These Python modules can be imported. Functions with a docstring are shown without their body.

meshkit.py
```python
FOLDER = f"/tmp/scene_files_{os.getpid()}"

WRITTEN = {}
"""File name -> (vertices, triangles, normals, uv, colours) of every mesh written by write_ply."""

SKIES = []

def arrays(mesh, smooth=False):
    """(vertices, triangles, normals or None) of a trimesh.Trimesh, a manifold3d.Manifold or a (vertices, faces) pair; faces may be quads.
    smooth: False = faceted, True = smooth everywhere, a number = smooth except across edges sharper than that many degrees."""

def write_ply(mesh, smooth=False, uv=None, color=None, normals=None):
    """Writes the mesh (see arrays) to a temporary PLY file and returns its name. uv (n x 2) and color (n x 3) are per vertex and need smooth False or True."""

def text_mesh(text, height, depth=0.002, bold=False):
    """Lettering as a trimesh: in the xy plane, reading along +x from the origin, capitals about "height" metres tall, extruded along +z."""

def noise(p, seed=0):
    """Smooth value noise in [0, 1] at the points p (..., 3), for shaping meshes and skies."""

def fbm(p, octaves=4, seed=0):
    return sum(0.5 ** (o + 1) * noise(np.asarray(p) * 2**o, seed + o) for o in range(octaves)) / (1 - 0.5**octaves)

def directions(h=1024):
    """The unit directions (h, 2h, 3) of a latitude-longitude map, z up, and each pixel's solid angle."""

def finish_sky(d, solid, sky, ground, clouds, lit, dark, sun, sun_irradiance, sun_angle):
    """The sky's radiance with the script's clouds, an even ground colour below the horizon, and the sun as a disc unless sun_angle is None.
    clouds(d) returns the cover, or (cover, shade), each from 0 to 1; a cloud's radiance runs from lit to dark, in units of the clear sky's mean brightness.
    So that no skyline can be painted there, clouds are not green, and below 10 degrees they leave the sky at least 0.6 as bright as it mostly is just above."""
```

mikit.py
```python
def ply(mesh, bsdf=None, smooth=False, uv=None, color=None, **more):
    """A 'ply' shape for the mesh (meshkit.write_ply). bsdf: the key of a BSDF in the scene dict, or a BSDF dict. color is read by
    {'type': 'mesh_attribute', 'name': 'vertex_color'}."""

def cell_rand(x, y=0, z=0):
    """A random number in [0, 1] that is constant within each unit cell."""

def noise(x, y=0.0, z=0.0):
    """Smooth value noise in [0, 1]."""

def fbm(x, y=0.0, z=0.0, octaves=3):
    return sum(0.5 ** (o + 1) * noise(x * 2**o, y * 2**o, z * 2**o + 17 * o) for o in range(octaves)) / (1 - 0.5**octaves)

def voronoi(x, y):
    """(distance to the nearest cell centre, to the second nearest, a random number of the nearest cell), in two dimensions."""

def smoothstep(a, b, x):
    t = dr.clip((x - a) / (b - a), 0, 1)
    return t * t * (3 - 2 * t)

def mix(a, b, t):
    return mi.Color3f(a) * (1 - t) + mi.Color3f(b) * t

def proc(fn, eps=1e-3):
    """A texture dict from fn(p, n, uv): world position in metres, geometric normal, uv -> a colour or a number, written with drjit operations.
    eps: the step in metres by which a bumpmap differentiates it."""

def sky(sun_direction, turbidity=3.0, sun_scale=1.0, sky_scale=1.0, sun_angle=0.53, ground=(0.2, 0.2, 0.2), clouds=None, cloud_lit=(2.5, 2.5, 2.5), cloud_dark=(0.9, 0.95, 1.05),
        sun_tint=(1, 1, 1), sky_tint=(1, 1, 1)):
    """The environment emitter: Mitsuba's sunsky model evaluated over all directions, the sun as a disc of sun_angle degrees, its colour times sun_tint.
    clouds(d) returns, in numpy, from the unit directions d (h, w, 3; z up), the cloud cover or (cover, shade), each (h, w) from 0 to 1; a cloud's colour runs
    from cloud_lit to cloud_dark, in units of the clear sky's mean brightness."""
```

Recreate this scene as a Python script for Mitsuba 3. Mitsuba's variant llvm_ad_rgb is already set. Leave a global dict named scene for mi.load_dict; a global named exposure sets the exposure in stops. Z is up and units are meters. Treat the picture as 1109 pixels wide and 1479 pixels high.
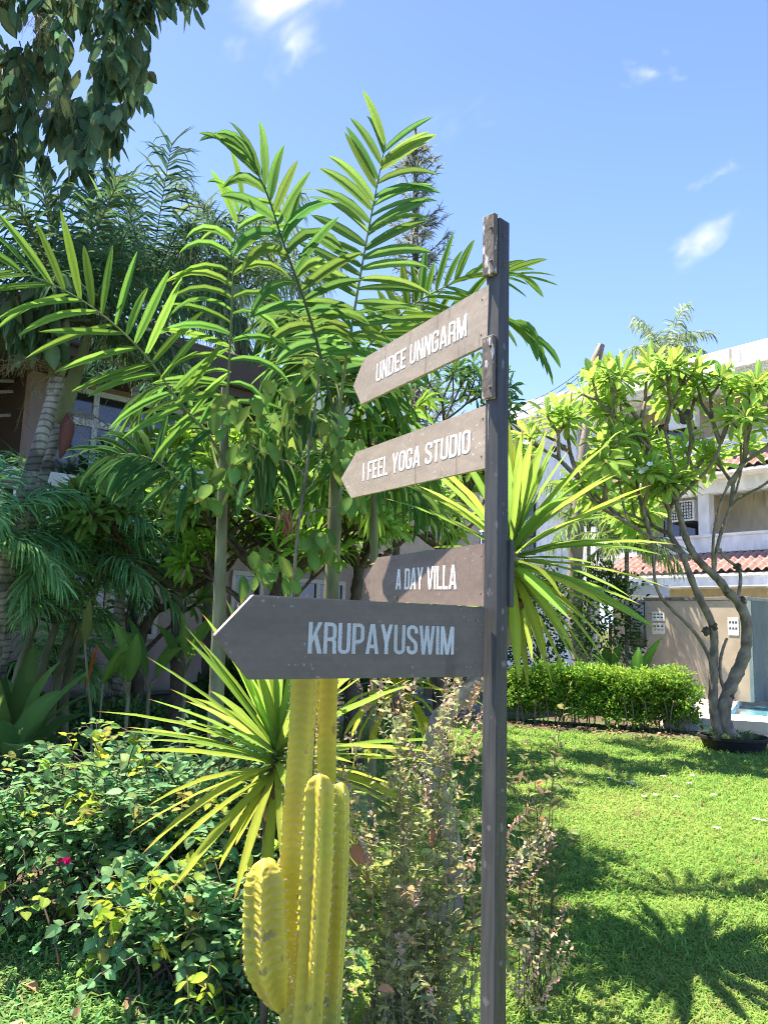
import math, numpy as np, trimesh, mitsuba as mi, drjit as dr, mikit, meshkit
from shapely.geometry import LineString, Polygon, box as sbox, Point
from shapely.ops import unary_union
from shapely import affinity
from scipy.interpolate import CubicSpline
T4 = mi.ScalarTransform4f
rng = np.random.default_rng(7)
scene, labels = {}, {}

# ------------------------------------------------------------------ camera, sky, exposure
F, CX, CY, EYE = 1111.0, 554.5, 739.5, 1.55
PITCH, ROLL = math.atan(.145), .028
cf = np.array([0, math.cos(PITCH), math.sin(PITCH)]); cu0 = np.array([0, -math.sin(PITCH), math.cos(PITCH)])
cu = cu0 * math.cos(ROLL) - np.array([1., 0, 0]) * math.sin(ROLL)
cr = np.array([1., 0, 0]) * math.cos(ROLL) + cu0 * math.sin(ROLL)
CAM = np.array([0, 0, EYE])
scene['camera'] = {'type': 'perspective', 'fov': 2 * math.degrees(math.atan(CX / F)), 'fov_axis': 'x', 'near_clip': .05, 'far_clip': 2000.,
                   'to_world': T4().look_at(origin=CAM.tolist(), target=(CAM + cf).tolist(), up=cu.tolist())}
SUN_EL, SUN_AZ = math.radians(66), math.radians(-63)          # azimuth from +y, negative to the left
SUN = np.array([math.sin(SUN_AZ) * math.cos(SUN_EL), math.cos(SUN_AZ) * math.cos(SUN_EL), math.sin(SUN_EL)])


def clouds(d):
    """A few small wisps, sparse over the whole sky."""
    def wisp(c, size, ax, k, s):
        c = np.array(c, float); c /= np.linalg.norm(c)
        e1 = np.array(ax, float); e1 -= c * (e1 @ c); e1 /= np.linalg.norm(e1); e2 = np.cross(c, e1)
        a, b = (d @ e1) / size[0], (d @ e2) / size[1]
        r = np.sqrt(a * a + b * b); near = (r < 2.4) & (d @ c > 0); o = np.zeros(r.shape)
        q = d[near] @ np.array([e1 * .55, e2, c]).T * 16 / (size[0] / .06)
        w = meshkit.fbm(q * 1.3 + 1.2 * (meshkit.fbm(q * 2.1 + 9, 3, s + 50) - .5)[:, None], 7, s) - .5
        o[near] = np.clip(.95 - .85 * r[near] - 3.4 * w, 0, 1) ** 1.8 * k
        return o
    out = np.zeros(d.shape[:2])
    def ray(px, py):
        v = cf + (px - CX) / F * cr - (py - CY) / F * cu
        return v
    for (px, py, sx, sy, ax, k, s) in [(1018, 345, .060, .021, ray(1085, 285) - ray(960, 400), .85, 3), (1036, 252, .026, .010, ray(1060, 235) - ray(1010, 265), .5, 4),
                                       (940, 106, .036, .016, (1, 0, 0), .9, 9), (402, 5, .075, .036, ray(480, -40) - ray(360, 50), .75, 12),
                                       (690, 165, .07, .03, (1, 0, .5), .15, 8)]:
        out = np.maximum(out, wisp(ray(px, py), (sx, sy), ax, k, s))
    g = np.random.default_rng(3)
    for i in range(14):                                       # the same kind of wisps elsewhere in the sky
        az = g.uniform(.6, 2 * math.pi - .6)
        el = g.uniform(.2, 1.0)
        out = np.maximum(out, wisp((math.sin(az) * math.cos(el), math.cos(az) * math.cos(el), math.sin(el)), (g.uniform(.04, .12), g.uniform(.02, .06)), (g.uniform(-1, 1), g.uniform(-1, 1), .3), .8, 20 + i))
    return out, np.zeros_like(out)


scene['sky_light'] = mikit.sky(SUN.tolist(), turbidity=2.0, sky_scale=.65, sun_scale=.74, clouds=clouds, cloud_lit=(1.6, 1.6, 1.62), sky_tint=(.99, .88, 1.08), ground=(.12, .14, .08))
exposure = 4.0

# ------------------------------------------------------------------ helpers


def P(px, py, d):
    """The world point at forward distance d on the photograph's pixel."""
    v = cf + (px - CX) / F * cr - (py - CY) / F * cu
    return CAM + v * d / v[1]


def G(px, py, z=0.):
    v = cf + (px - CX) / F * cr - (py - CY) / F * cu
    return CAM + v * (z - EYE) / v[2]


def A(*a): return np.array(a, float)
def unit(v): return v / (np.linalg.norm(v, axis=-1, keepdims=True) + 1e-12)


counts = {}


def numbered(key):
    n = counts.get(key, 0); counts[key] = n + 1
    return key if n == 0 else f'{key}_{n:03d}'


def thing(name, label=None, cat=None, group=None, kind=None):
    key = numbered(name)
    labels[key] = {}
    if label: labels[key]['label'] = label
    if cat: labels[key]['category'] = cat
    if group: labels[key]['group'] = group
    if kind: labels[key]['kind'] = kind
    return key


TONED = {}


def encode(c):
    """A base colour and a shade factor per vertex, packed into the uv pair that the 'tone' texture unpacks (one material then serves all leaves)."""
    q = np.sqrt(np.clip(c[:, :3], .0004, .95)); s = np.clip(c[:, 3] / 2, 0, 1)
    return np.stack([np.round(q[:, 0] * 255) + .1 + .8 * q[:, 1], np.round(q[:, 2] * 255) + .1 + .8 * s], 1)


def tone(p, n, uv):
    a, b = dr.floor(uv.x), dr.floor(uv.y)
    r, g, bl, s = a / 255, (uv.x - a - .1) / .8, b / 255, (uv.y - b - .1) / .8 * 2
    return mi.Color3f(r * r, g * g, bl * bl) * s


def put(parent, name, vf, bsdf, smooth=False, color=None, label=None, kind=None):
    """One shape entry: a part of parent, or top-level when parent is None and name is a thing's key."""
    key = numbered(parent + '__' + name) if parent else name
    if isinstance(vf, trimesh.Trimesh): vf = (np.array(vf.vertices), np.array(vf.faces))
    if bsdf in TONED and color is None:
        a, b, fx, fz, *own = TONED[bsdf]
        w = meshkit.fbm(np.asarray(vf[0]) * [fx, fx, fz], 3, 2)
        color = np.concatenate([np.tile(a, (len(w), 1)), 1 + b * np.clip((w - .5) * 3.2, -1, 1)[:, None]], 1) if smooth else np.concatenate([np.tile(np.array(a) * np.exp(rng.normal(0, .05)), (len(w), 1)), np.ones((len(w), 1))], 1)
        bsdf = own[0] if own else 'toned'
    uv = None
    if color is not None:
        color = np.asarray(color, float)
        if color.ndim == 1: color = np.tile(color, (len(vf[0]), 1))
        if color.shape[1] == 3: color = np.concatenate([color, np.ones((len(color), 1))], 1)
        uv = encode(color)
    scene[key] = mikit.ply(vf, bsdf, smooth=smooth, uv=uv)
    if label or kind:
        labels.setdefault(key, {})
        if label: labels[key]['label'] = label
        if kind: labels[key]['kind'] = kind
    return key


def cat_mesh(parts):
    vs, fs, n = [], [], 0
    for v, f in parts:
        vs.append(v); fs.append(np.asarray(f) + n); n += len(v)
    return np.vstack(vs), np.vstack(fs)


BOXF = np.array([[0, 2, 3], [0, 3, 1], [4, 5, 7], [4, 7, 6], [0, 1, 5], [0, 5, 4], [2, 6, 7], [2, 7, 3], [0, 4, 6], [0, 6, 2], [1, 3, 7], [1, 7, 5]])


class Frame:
    """A local frame: u along, v into depth, z up."""
    def __init__(s, o, u, v=None, z=(0, 0, 1)):
        s.o = A(*o); s.u = unit(A(*u)); s.z = unit(A(*z)); s.v = unit(A(*v)) if v is not None else np.cross(s.z, s.u)

    def pt(s, u, v, z): return s.o + s.u * u + s.v * v + s.z * z

    def box(s, u0, u1, v0, v1, z0, z1, ch=0.):
        c = A([u0, v0, z0], [u0, v0, z1], [u0, v1, z0], [u0, v1, z1], [u1, v0, z0], [u1, v0, z1], [u1, v1, z0], [u1, v1, z1])
        if ch > 0:
            import manifold3d as m3
            pts = []
            for p in c:
                q = np.where(p == c.min(0), p + ch, p - ch)
                for k in range(3):
                    r = q.copy(); r[k] = p[k]; pts.append(r)
            m = m3.Manifold.hull_points(np.array(pts)).to_mesh()
            return s.o + m.vert_properties[:, :3] @ np.array([s.u, s.v, s.z]), np.array(m.tri_verts)
        return s.o + c @ np.array([s.u, s.v, s.z]), BOXF


def spline(pts, n=24):
    pts = np.asarray(pts, float)
    if len(pts) == 2: return pts[0] + (pts[1] - pts[0]) * np.linspace(0, 1, n)[:, None]
    t = np.r_[0, np.cumsum(np.linalg.norm(np.diff(pts, axis=0), axis=1))]
    return CubicSpline(t / t[-1], pts)(np.linspace(0, 1, n))


def tube(pts, radii, sides=8, cap=True, rough=0.):
    p = np.asarray(pts, float); n = len(p)
    r = np.broadcast_to(radii, (n,)) if np.ndim(radii) <= 1 else radii
    t = unit(np.gradient(p, axis=0))
    a = np.cross(t[0], [0, 0, 1.] if abs(t[0, 2]) < .9 else [1., 0, 0]); a = unit(a)
    fr = []
    for k in range(n):
        a = unit(a - t[k] * (a @ t[k])); fr.append(a)
    a = np.array(fr); b = np.cross(t, a)
    ang = np.arange(sides) * 2 * np.pi / sides
    v = p[:, None] + r[:, None, None] * (np.cos(ang)[None, :, None] * a[:, None] + np.sin(ang)[None, :, None] * b[:, None])
    if rough:
        w = meshkit.fbm(v / (r[:, None, None] * 1.1 + .01), 3, 6) - .5
        v = p[:, None] + (v - p[:, None]) * (1 + rough * 2 * w[..., None])
    i, j = np.meshgrid(np.arange(n - 1), np.arange(sides), indexing='ij')
    q = np.stack([i * sides + j, i * sides + (j + 1) % sides, (i + 1) * sides + (j + 1) % sides, (i + 1) * sides + j], -1).reshape(-1, 4)
    f = np.vstack([q[:, [0, 1, 2]], q[:, [0, 2, 3]]]); v = v.reshape(-1, 3)
    if cap:
        v = np.vstack([v, p[:1], p[-1:]]); m = n * sides
        k = np.arange(sides)
        f = np.vstack([f, np.stack([np.full(sides, m), (k + 1) % sides, k], 1), np.stack([np.full(sides, m + 1), (n - 1) * sides + k, (n - 1) * sides + (k + 1) % sides], 1)])
    return v, f


PALMLET = [(0, .28), (.06, .58), (.2, .86), (.42, 1), (.62, .93), (.8, .70), (.92, .40), (1, .06)]
NEEDLE = [(0, .6), (.3, 1), (.7, .7), (1, .05)]
SWORD = [(0, .75), (.12, .6), (.3, .85), (.55, 1), (.8, .7), (.95, .25), (1, .03)]
OVATE = [(0, .06), (.12, .55), (.35, 1), (.6, .9), (.82, .5), (1, .04)]
OBOV = [(0, .1), (.25, .45), (.5, .85), (.72, 1), (.9, .6), (1, .06)]
SMALL = [(0, .1), (.35, 1), (.7, .8), (1, .05)]
BLADE = [(0, .8), (.5, 1), (1, .05)]


def strips(B, D, N, L, W, prof, droop=.0, fold=.2, col=(.1, .2, .03), tip=None, wave=0., two=False, pleat=False):
    """n leaves at once: base points B, directions D, upper normals N, lengths L, half widths W. Returns V (n, k, 3), F (m, 3), C (n, k, 3)."""
    B, D, N = np.atleast_2d(B).astype(float), unit(np.atleast_2d(D).astype(float)), np.atleast_2d(N).astype(float)
    n = len(B); D = np.broadcast_to(D, (n, 3)); N = np.broadcast_to(N, (n, 3))
    L, W, dp, fo = (np.broadcast_to(np.asarray(x, float), (n,)).copy() for x in (L, W, droop, fold))
    col = np.broadcast_to(np.asarray(col, float), (n, 3))
    s0, pos, d = 0., B.copy(), D.copy()
    V, C = [], []
    ph = (np.arange(n) * 1.7) % 6.28
    for i, (s, w) in enumerate(prof):
        ds = s - s0; s0 = s
        if ds > 0:
            d = unit(d + np.stack([0 * dp, 0 * dp, -dp * ds * (0.4 + 1.6 * s)], 1)); pos = pos + d * (L * ds)[:, None]
        side = unit(np.cross(d, N)); up = np.cross(side, d)
        ww = W * w
        lift = up * (ww * np.sin(fo))[:, None]; sd = side * (ww * np.cos(fo))[:, None]
        if wave: lift = lift + up * (wave * W * np.sin(7 * s + ph))[:, None]
        e = .9 + .2 * s
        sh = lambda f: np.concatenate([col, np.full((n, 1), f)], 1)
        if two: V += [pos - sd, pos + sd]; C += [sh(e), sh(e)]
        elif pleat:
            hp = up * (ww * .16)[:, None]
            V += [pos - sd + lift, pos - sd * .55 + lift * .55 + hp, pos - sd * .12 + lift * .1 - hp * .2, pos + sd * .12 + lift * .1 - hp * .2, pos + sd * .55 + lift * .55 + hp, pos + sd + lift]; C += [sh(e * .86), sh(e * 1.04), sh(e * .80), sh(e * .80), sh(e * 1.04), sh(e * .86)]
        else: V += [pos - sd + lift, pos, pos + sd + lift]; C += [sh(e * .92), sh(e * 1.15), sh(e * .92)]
    k = 2 if two else 6 if pleat else 3; S = len(prof); f = []
    if tip is not None:
        tc = np.concatenate([np.broadcast_to(np.asarray(tip, float), (n, 3)) * np.exp(.25 * np.sin(np.arange(n) * 2.3))[:, None], np.ones((n, 1))], 1)
        V += V[-2 * k:]; C += [tc] * (2 * k)
    for i in range(S - 1):
        for j in range(k - 1):
            a = i * k + j if tip is None or i < S - 2 else S * k + j
            f += [[a, a + 1, a + k + 1], [a, a + k + 1, a + k]]
    return np.stack(V, 1), np.array(f), np.stack(C, 1)


def merge(V, Fc, C=None):
    n, k = V.shape[:2]
    f = (Fc[None] + (np.arange(n) * k)[:, None, None]).reshape(-1, 3)
    return (V.reshape(-1, 3), f), (None if C is None else C.reshape(-1, 4))


def pack(lst):
    """Join several (V, F, C) into one mesh and its colours."""
    ms = [merge(*x) for x in lst]
    return cat_mesh([m[0] for m in ms]), np.vstack([m[1] for m in ms])


def emit(parent, name, V, Fc, C, bsdf, most=300, mass='foliage', label=None):
    """The `most` leaves nearest to the camera as parts, the rest as one part."""
    n = len(V)
    cen = V.mean(1) - CAM
    inview = (np.abs(cen @ cr) < .52 * (cen @ cf)) & (np.abs(cen @ cu) < .68 * (cen @ cf)) & (cen @ cf > 0)
    order = np.argsort(np.where(inview, 0, 1000) + np.linalg.norm(cen, axis=1))
    for i in order[:most]: put(parent, name, (V[i], Fc), bsdf, smooth=True, color=C[i])
    if n > most:
        m, c = merge(V[order[most:]], Fc, C[order[most:]])
        put(parent, mass, m, bsdf, color=c, kind='stuff')


def jit(n, col, h=.15, b=.2, r=None):
    """n colours around col: varied in brightness and towards yellow or blue green."""
    r = r or rng
    c = np.tile(np.asarray(col, float), (n, 1)) * np.exp(r.normal(0, b, (n, 1)))
    k = r.normal(0, h, n)
    c[:, 0] *= np.exp(k); c[:, 2] *= np.exp(-k * .6)
    return c


# ------------------------------------------------------------------ materials


def leafmat(name, trans, rough=.45, spec=1.45, tex=tone):
    scene[name] = {'type': 'principledthin', 'base_color': mikit.proc(tex), 'roughness': rough, 'diff_trans': trans, 'eta': spec}


leafmat('leaf_lit', 1.15, .42)
leafmat('leaf_dark', .85, .3, tex=lambda p, n, uv: tone(p, n, uv) * 1.3)
leafmat('leaf_grass', 1.0, .6)
scene['toned'] = scene['vcol'] = {'type': 'twosided', 'bsdf': {'type': 'principled', 'base_color': mikit.proc(tone), 'roughness': .7, 'specular': .3}}


def pmat(name, fn, rough=.7, bump=None, bscale=.002, spec=.4, **kw):
    b = {'type': 'principled', 'base_color': mikit.proc(fn) if callable(fn) else {'type': 'rgb', 'value': list(fn)}, 'roughness': rough, 'specular': spec, **kw}
    if bump: b = {'type': 'bumpmap', 'nested': mikit.proc(bump, eps=2e-3), 'scale': bscale, 'bsdf': b}
    scene[name] = {'type': 'twosided', 'bsdf': b}


mix, fbm, noise, sstep = mikit.mix, mikit.fbm, mikit.noise, mikit.smoothstep
TONED['bark_grey'] = ((.175, .150, .118), .6, 20, 12)
TONED['bark_dark'] = ((0.0775, 0.0615, 0.045), 0.6, 25, 9)
TONED['bark_green'] = ((0.16, 0.17, 0.0925), 0.5, 20, 5)
pmat('plaster', lambda p, n, uv: tone(p, n, uv) * (.72 + .56 * fbm(p.x * 1.7, p.y * 1.7, p.z * .8, 4)) * (.88 + .24 * noise(p.x * 9, p.y * 9, p.z * 3)) * (1 - .45 * sstep(.58, .8, fbm((p.x - p.y) * 5, 1.7, p.z * .5, 4)) * sstep(.35, .7, noise(p.x * .6, p.y * .6, p.z * .9))), .78)
pmat('bark_ring', lambda p, n, uv: mix((.10, .09, .075), (.36, .335, .28), sstep(.3, .7, fbm(p.x * 9, p.y * 9, p.z * 5, 3))) * (1 - .55 * sstep(.6, .85, dr.abs(2 * ((p.z * 15 + noise(p.x * 8, p.y * 8, p.z * 3)) - dr.floor(p.z * 15 + noise(p.x * 8, p.y * 8, p.z * 3))) - 1))), .8)
TONED['yucca_bark'] = ((0.245, 0.2125, 0.1675), 0.6, 25, 40)
TONED['crownshaft_skin'] = ((0.19, 0.205, 0.085), 0.4, 6, 2)
TONED['spathe'] = ((0.16, 0.06, 0.05), 0.0, 1, 1)


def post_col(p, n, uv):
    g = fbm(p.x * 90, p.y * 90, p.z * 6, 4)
    c = mix((.017, .018, .018), (.062, .064, .062), g) * dr.select(n.x * -.72 + n.y * -.69 > .5, 1.7, 1.)      # left, sunward face painted lighter in place of sunlight
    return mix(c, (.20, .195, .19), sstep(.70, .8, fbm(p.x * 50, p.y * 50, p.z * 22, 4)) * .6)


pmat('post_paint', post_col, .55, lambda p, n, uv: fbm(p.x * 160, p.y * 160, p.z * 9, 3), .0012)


def strip_col(p, n, uv):
    g = fbm(p.x * 80, p.y * 80, p.z * 9, 3)
    c = mix((.10, .085, .07), (.20, .175, .15), g)
    return mix(c, (.62, .60, .57), sstep(.60, .70, fbm(p.x * 130, p.y * 130, p.z * 30, 4)))


pmat('batten_paint', strip_col, .75, lambda p, n, uv: fbm(p.x * 120, p.y * 120, p.z * 40, 3), .002)


def board_col(p, n, uv):
    """Painted board: base colour is set by height on the post, lighter on the upper two, with drips, scuffs and droppings."""
    k1, k2, k3 = sstep(1.80, 1.86, p.z), sstep(2.20, 2.24, p.z), sstep(1.598, 1.602, p.z)
    base = mix(mix((.135, .120, .098), (.185, .152, .138), k3), mix((.33, .29, .24), (.33, .29, .24), k2), k1)
    c = base * (.80 + .40 * fbm(p.x * 7, p.y * 7, p.z * 18, 4)) * (.86 + .28 * fbm(p.x * 60, p.y * 60, p.z * 60, 3))
    c = c * (.93 + .14 * fbm((p.x - p.y) * 5, 2.2, p.z * 170, 3))
    drip = sstep(.66, .78, fbm((p.x - p.y) * 42, 3.1, p.z * 3.5, 3))
    c = mix(c, c * .6, drip * .7)
    sp = sstep(.80, .83, noise(p.x * 150, p.y * 150, p.z * 110)) * sstep(.54, .64, fbm(p.x * 12, p.y * 12, p.z * 12, 2))
    return mix(c, (.55, .52, .47), sp * (.25 + .6 * k1))


pmat('board_paint', board_col, .5, lambda p, n, uv: fbm(p.x * 90, p.y * 90, p.z * 90, 3), .0008, .35)
TONED['letter_white'] = ((0.74, 0.73, 0.71), 0.0, 1, 1)
TONED['letter_blue'] = ((.46, .50, .50), 0., 1, 1)
TONED['board_edge'] = ((0.5, 0.42, 0.33), 0.0, 1, 1)
TONED['screw_metal'] = ((0.12, 0.09, 0.07), 0.0, 1, 1)


def cactus_col(p, n, uv):
    c = tone(p, n, uv) * (.82 + .36 * fbm(p.x * 14, p.y * 14, p.z * 5, 3))
    c = mix(c, c * mi.Color3f(.72, .92, .9), sstep(.45, .7, fbm(p.x * 7, p.y * 7, p.z * 3, 3)) * .8)
    scar = sstep(.66, .76, fbm(p.x * 38, p.y * 38, p.z * 22, 4))
    c = mix(c, (.20, .17, .08), scar * .75)
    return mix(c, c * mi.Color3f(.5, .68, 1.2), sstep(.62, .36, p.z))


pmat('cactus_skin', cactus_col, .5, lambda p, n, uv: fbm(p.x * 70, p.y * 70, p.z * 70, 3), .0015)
TONED['spine_wool'] = ((0.55, 0.46, 0.32), 0.0, 1, 1)


def lawn_col(p, n, uv):
    g = fbm(p.x * 30, p.y * 30, 0, 4); m = fbm(p.x * 1.1, p.y * 1.1, 3, 3)
    c = mix((.12, .18, .035), (.25, .34, .08), g)
    c = mix(c, (.33, .38, .12), sstep(.52, .75, m) * .6)
    return mix(c, (.15, .12, .06), sstep(.7, .85, fbm(p.x * 8, p.y * 8, 5, 3)) * .5)


pmat('lawn_mat', lawn_col, .9, lambda p, n, uv: fbm(p.x * 40, p.y * 40, 0, 3), .03)


def soil_col(p, n, uv):
    c = mix((.045, .036, .024), (.13, .10, .07), fbm(p.x * 14, p.y * 14, 0, 4))
    return mix(c, (.07, .13, .03), sstep(.42, .56, fbm(p.x * 2.5, p.y * 2.5, 7, 3)) * .8)


pmat('soil_mat', soil_col, .95, lambda p, n, uv: fbm(p.x * 30, p.y * 30, 0, 4), .04)
TONED['deck_mat'] = ((0.42, 0.405, 0.38), 0., 1, 1, 'plaster')
TONED['pool_tile'] = ((.13, .40, .47), 0., 1, 1)
scene['water'] = {'type': 'thindielectric', 'int_ior': 1.33}


def concrete_col(p, n, uv):
    c = mix((.33, .275, .205), (.52, .44, .34), fbm(p.x * 2.2, p.y * 2.2, p.z * 2.2, 5))
    return mix(c, (.36, .27, .19), sstep(.55, .75, fbm(p.x * 1.3, p.y * 1.3, p.z * 1.6, 4)) * .6)


pmat('concrete', concrete_col, .75)
TONED['wall_white'] = ((0.72, 0.72, 0.71), 0., 1, 1, 'plaster')
TONED['roof_white'] = ((0.72, 0.71, 0.69), 0., 1, 1, 'plaster')
TONED['wall_cream'] = ((0.57, 0.48, 0.345), 0., 1, 1, 'plaster')
TONED['tile_terracotta'] = ((.29, .185, .165), 0., 1, 1)
TONED['dark_opening'] = ((0.03, 0.028, 0.027), 0.0, 1, 1)
TONED['metal_dark'] = ((0.03, 0.03, 0.032), 0.0, 1, 1)
TONED['grey_screen'] = ((.12, .115, .105), 0., 1, 1, 'plaster')
TONED['paint_white'] = ((0.74, 0.75, 0.74), 0.0, 1, 1)
TONED['paper'] = ((0.75, 0.74, 0.69), 0.0, 1, 1)
TONED['print_dark'] = ((0.09, 0.1, 0.12), 0.0, 1, 1)
TONED['print_orange'] = ((0.6, 0.35, 0.06), 0.0, 1, 1)
scene['canopy_glass'] = {'type': 'twosided', 'bsdf': {'type': 'principled', 'base_color': {'type': 'rgb', 'value': [.42, .55, .52]}, 'roughness': .25, 'specular': .6}}
TONED['house_brown'] = ((.29, .215, .175), 0., 1, 1, 'plaster')
TONED['house_pale'] = ((.50, .39, .31), 0., 1, 1, 'plaster')
TONED['eave_and_recess_shade'] = ((.07, .05, .04), 0.0, 1, 1)
TONED['window_white'] = ((0.62, 0.63, 0.62), 0.0, 1, 1)
TONED['window_cream'] = ((0.46, 0.42, 0.35), 0.0, 1, 1)
scene['pane'] = {'type': 'twosided', 'bsdf': {'type': 'principled', 'base_color': {'type': 'rgb', 'value': [.02, .022, .025]}, 'roughness': .06, 'specular': .9}}
TONED['curtain'] = ((0.3, 0.3, 0.31), 0.0, 1, 1)
TONED['rubber_pot'] = ((0.018, 0.018, 0.019), 0.0, 1, 1)
TONED['petal_white'] = ((0.75, 0.74, 0.68), 0.0, 1, 1)
TONED['ac_white'] = ((0.68, 0.68, 0.66), 0.0, 1, 1)
TONED['stone_grey'] = ((0.19, 0.18, 0.17), 0., 1, 1, 'plaster')
# ------------------------------------------------------------------ ground, lawn, pool


def sheet(name, poly, z, m, thick=None, label=None):
    p = Polygon(poly)
    t = trimesh.creation.extrude_polygon(p, thick or .02, engine='earcut'); t.apply_translation([0, 0, z - (thick or .02)])
    put(None, name, t, m); labels[name] = {'kind': 'structure', **({'label': label} if label else {})}


g = np.linspace(-1, 1, 41)
gx, gy = np.meshgrid(np.sign(g) * np.abs(g) ** 2 * 400, np.sign(g) * np.abs(g) ** 2 * 400 + 8)
i = np.arange(40)[:, None] * 41 + np.arange(40)[None]
put(None, 'ground', (np.stack([gx, gy, gx * 0], -1).reshape(-1, 3), np.stack([i, i + 1, i + 42, i + 41], -1).reshape(-1, 4)), 'soil_mat')
labels['ground'] = {'kind': 'structure'}
LAWN = [(-.05, 2.2), (9.5, 1.5), (9.5, 11.2), (6.2, 10.9), (4.7, 11.1), (3.4, 11.55), (2.2, 12.05), (.9, 13.4), (-.7, 13.4), (-1.7, 10.5), (-1.5, 7.2), (-1.0, 5.2), (-.15, 4.2)]
lawn_poly = Polygon(LAWN).buffer(.25).buffer(-.25)
sheet('lawn', list(lawn_poly.exterior.coords), .012, 'lawn_mat')
# pool: a raised deck with a hole, water in it
POOL = [(5.9, 13.3), (11.5, 11.6), (14.0, 14.6), (7.7, 16.7)]
deck = Polygon([(4.6, 12.7), (12.5, 10.0), (18, 15.5), (10, 22), (6.2, 19.0)]).difference(Polygon(POOL))
t = trimesh.creation.extrude_polygon(deck, .2, engine='earcut'); put(None, 'pool_deck', t, 'deck_mat'); labels['pool_deck'] = {'kind': 'structure'}
sheet('pool_floor', Polygon(POOL).buffer(-.002).exterior.coords[:-1], .05, 'pool_tile', .03)
put(None, 'pool_water', (A(*[(x, y, .13) for x, y in POOL]), np.array([[0, 1, 2], [0, 2, 3]])), 'water'); labels['pool_water'] = {'kind': 'structure'}
sheet('terrace', [(-.6, 13.8), (1.9, 13.3), (2.4, 15.2), (-.2, 16)], .16, 'stone_grey', .16)

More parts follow.
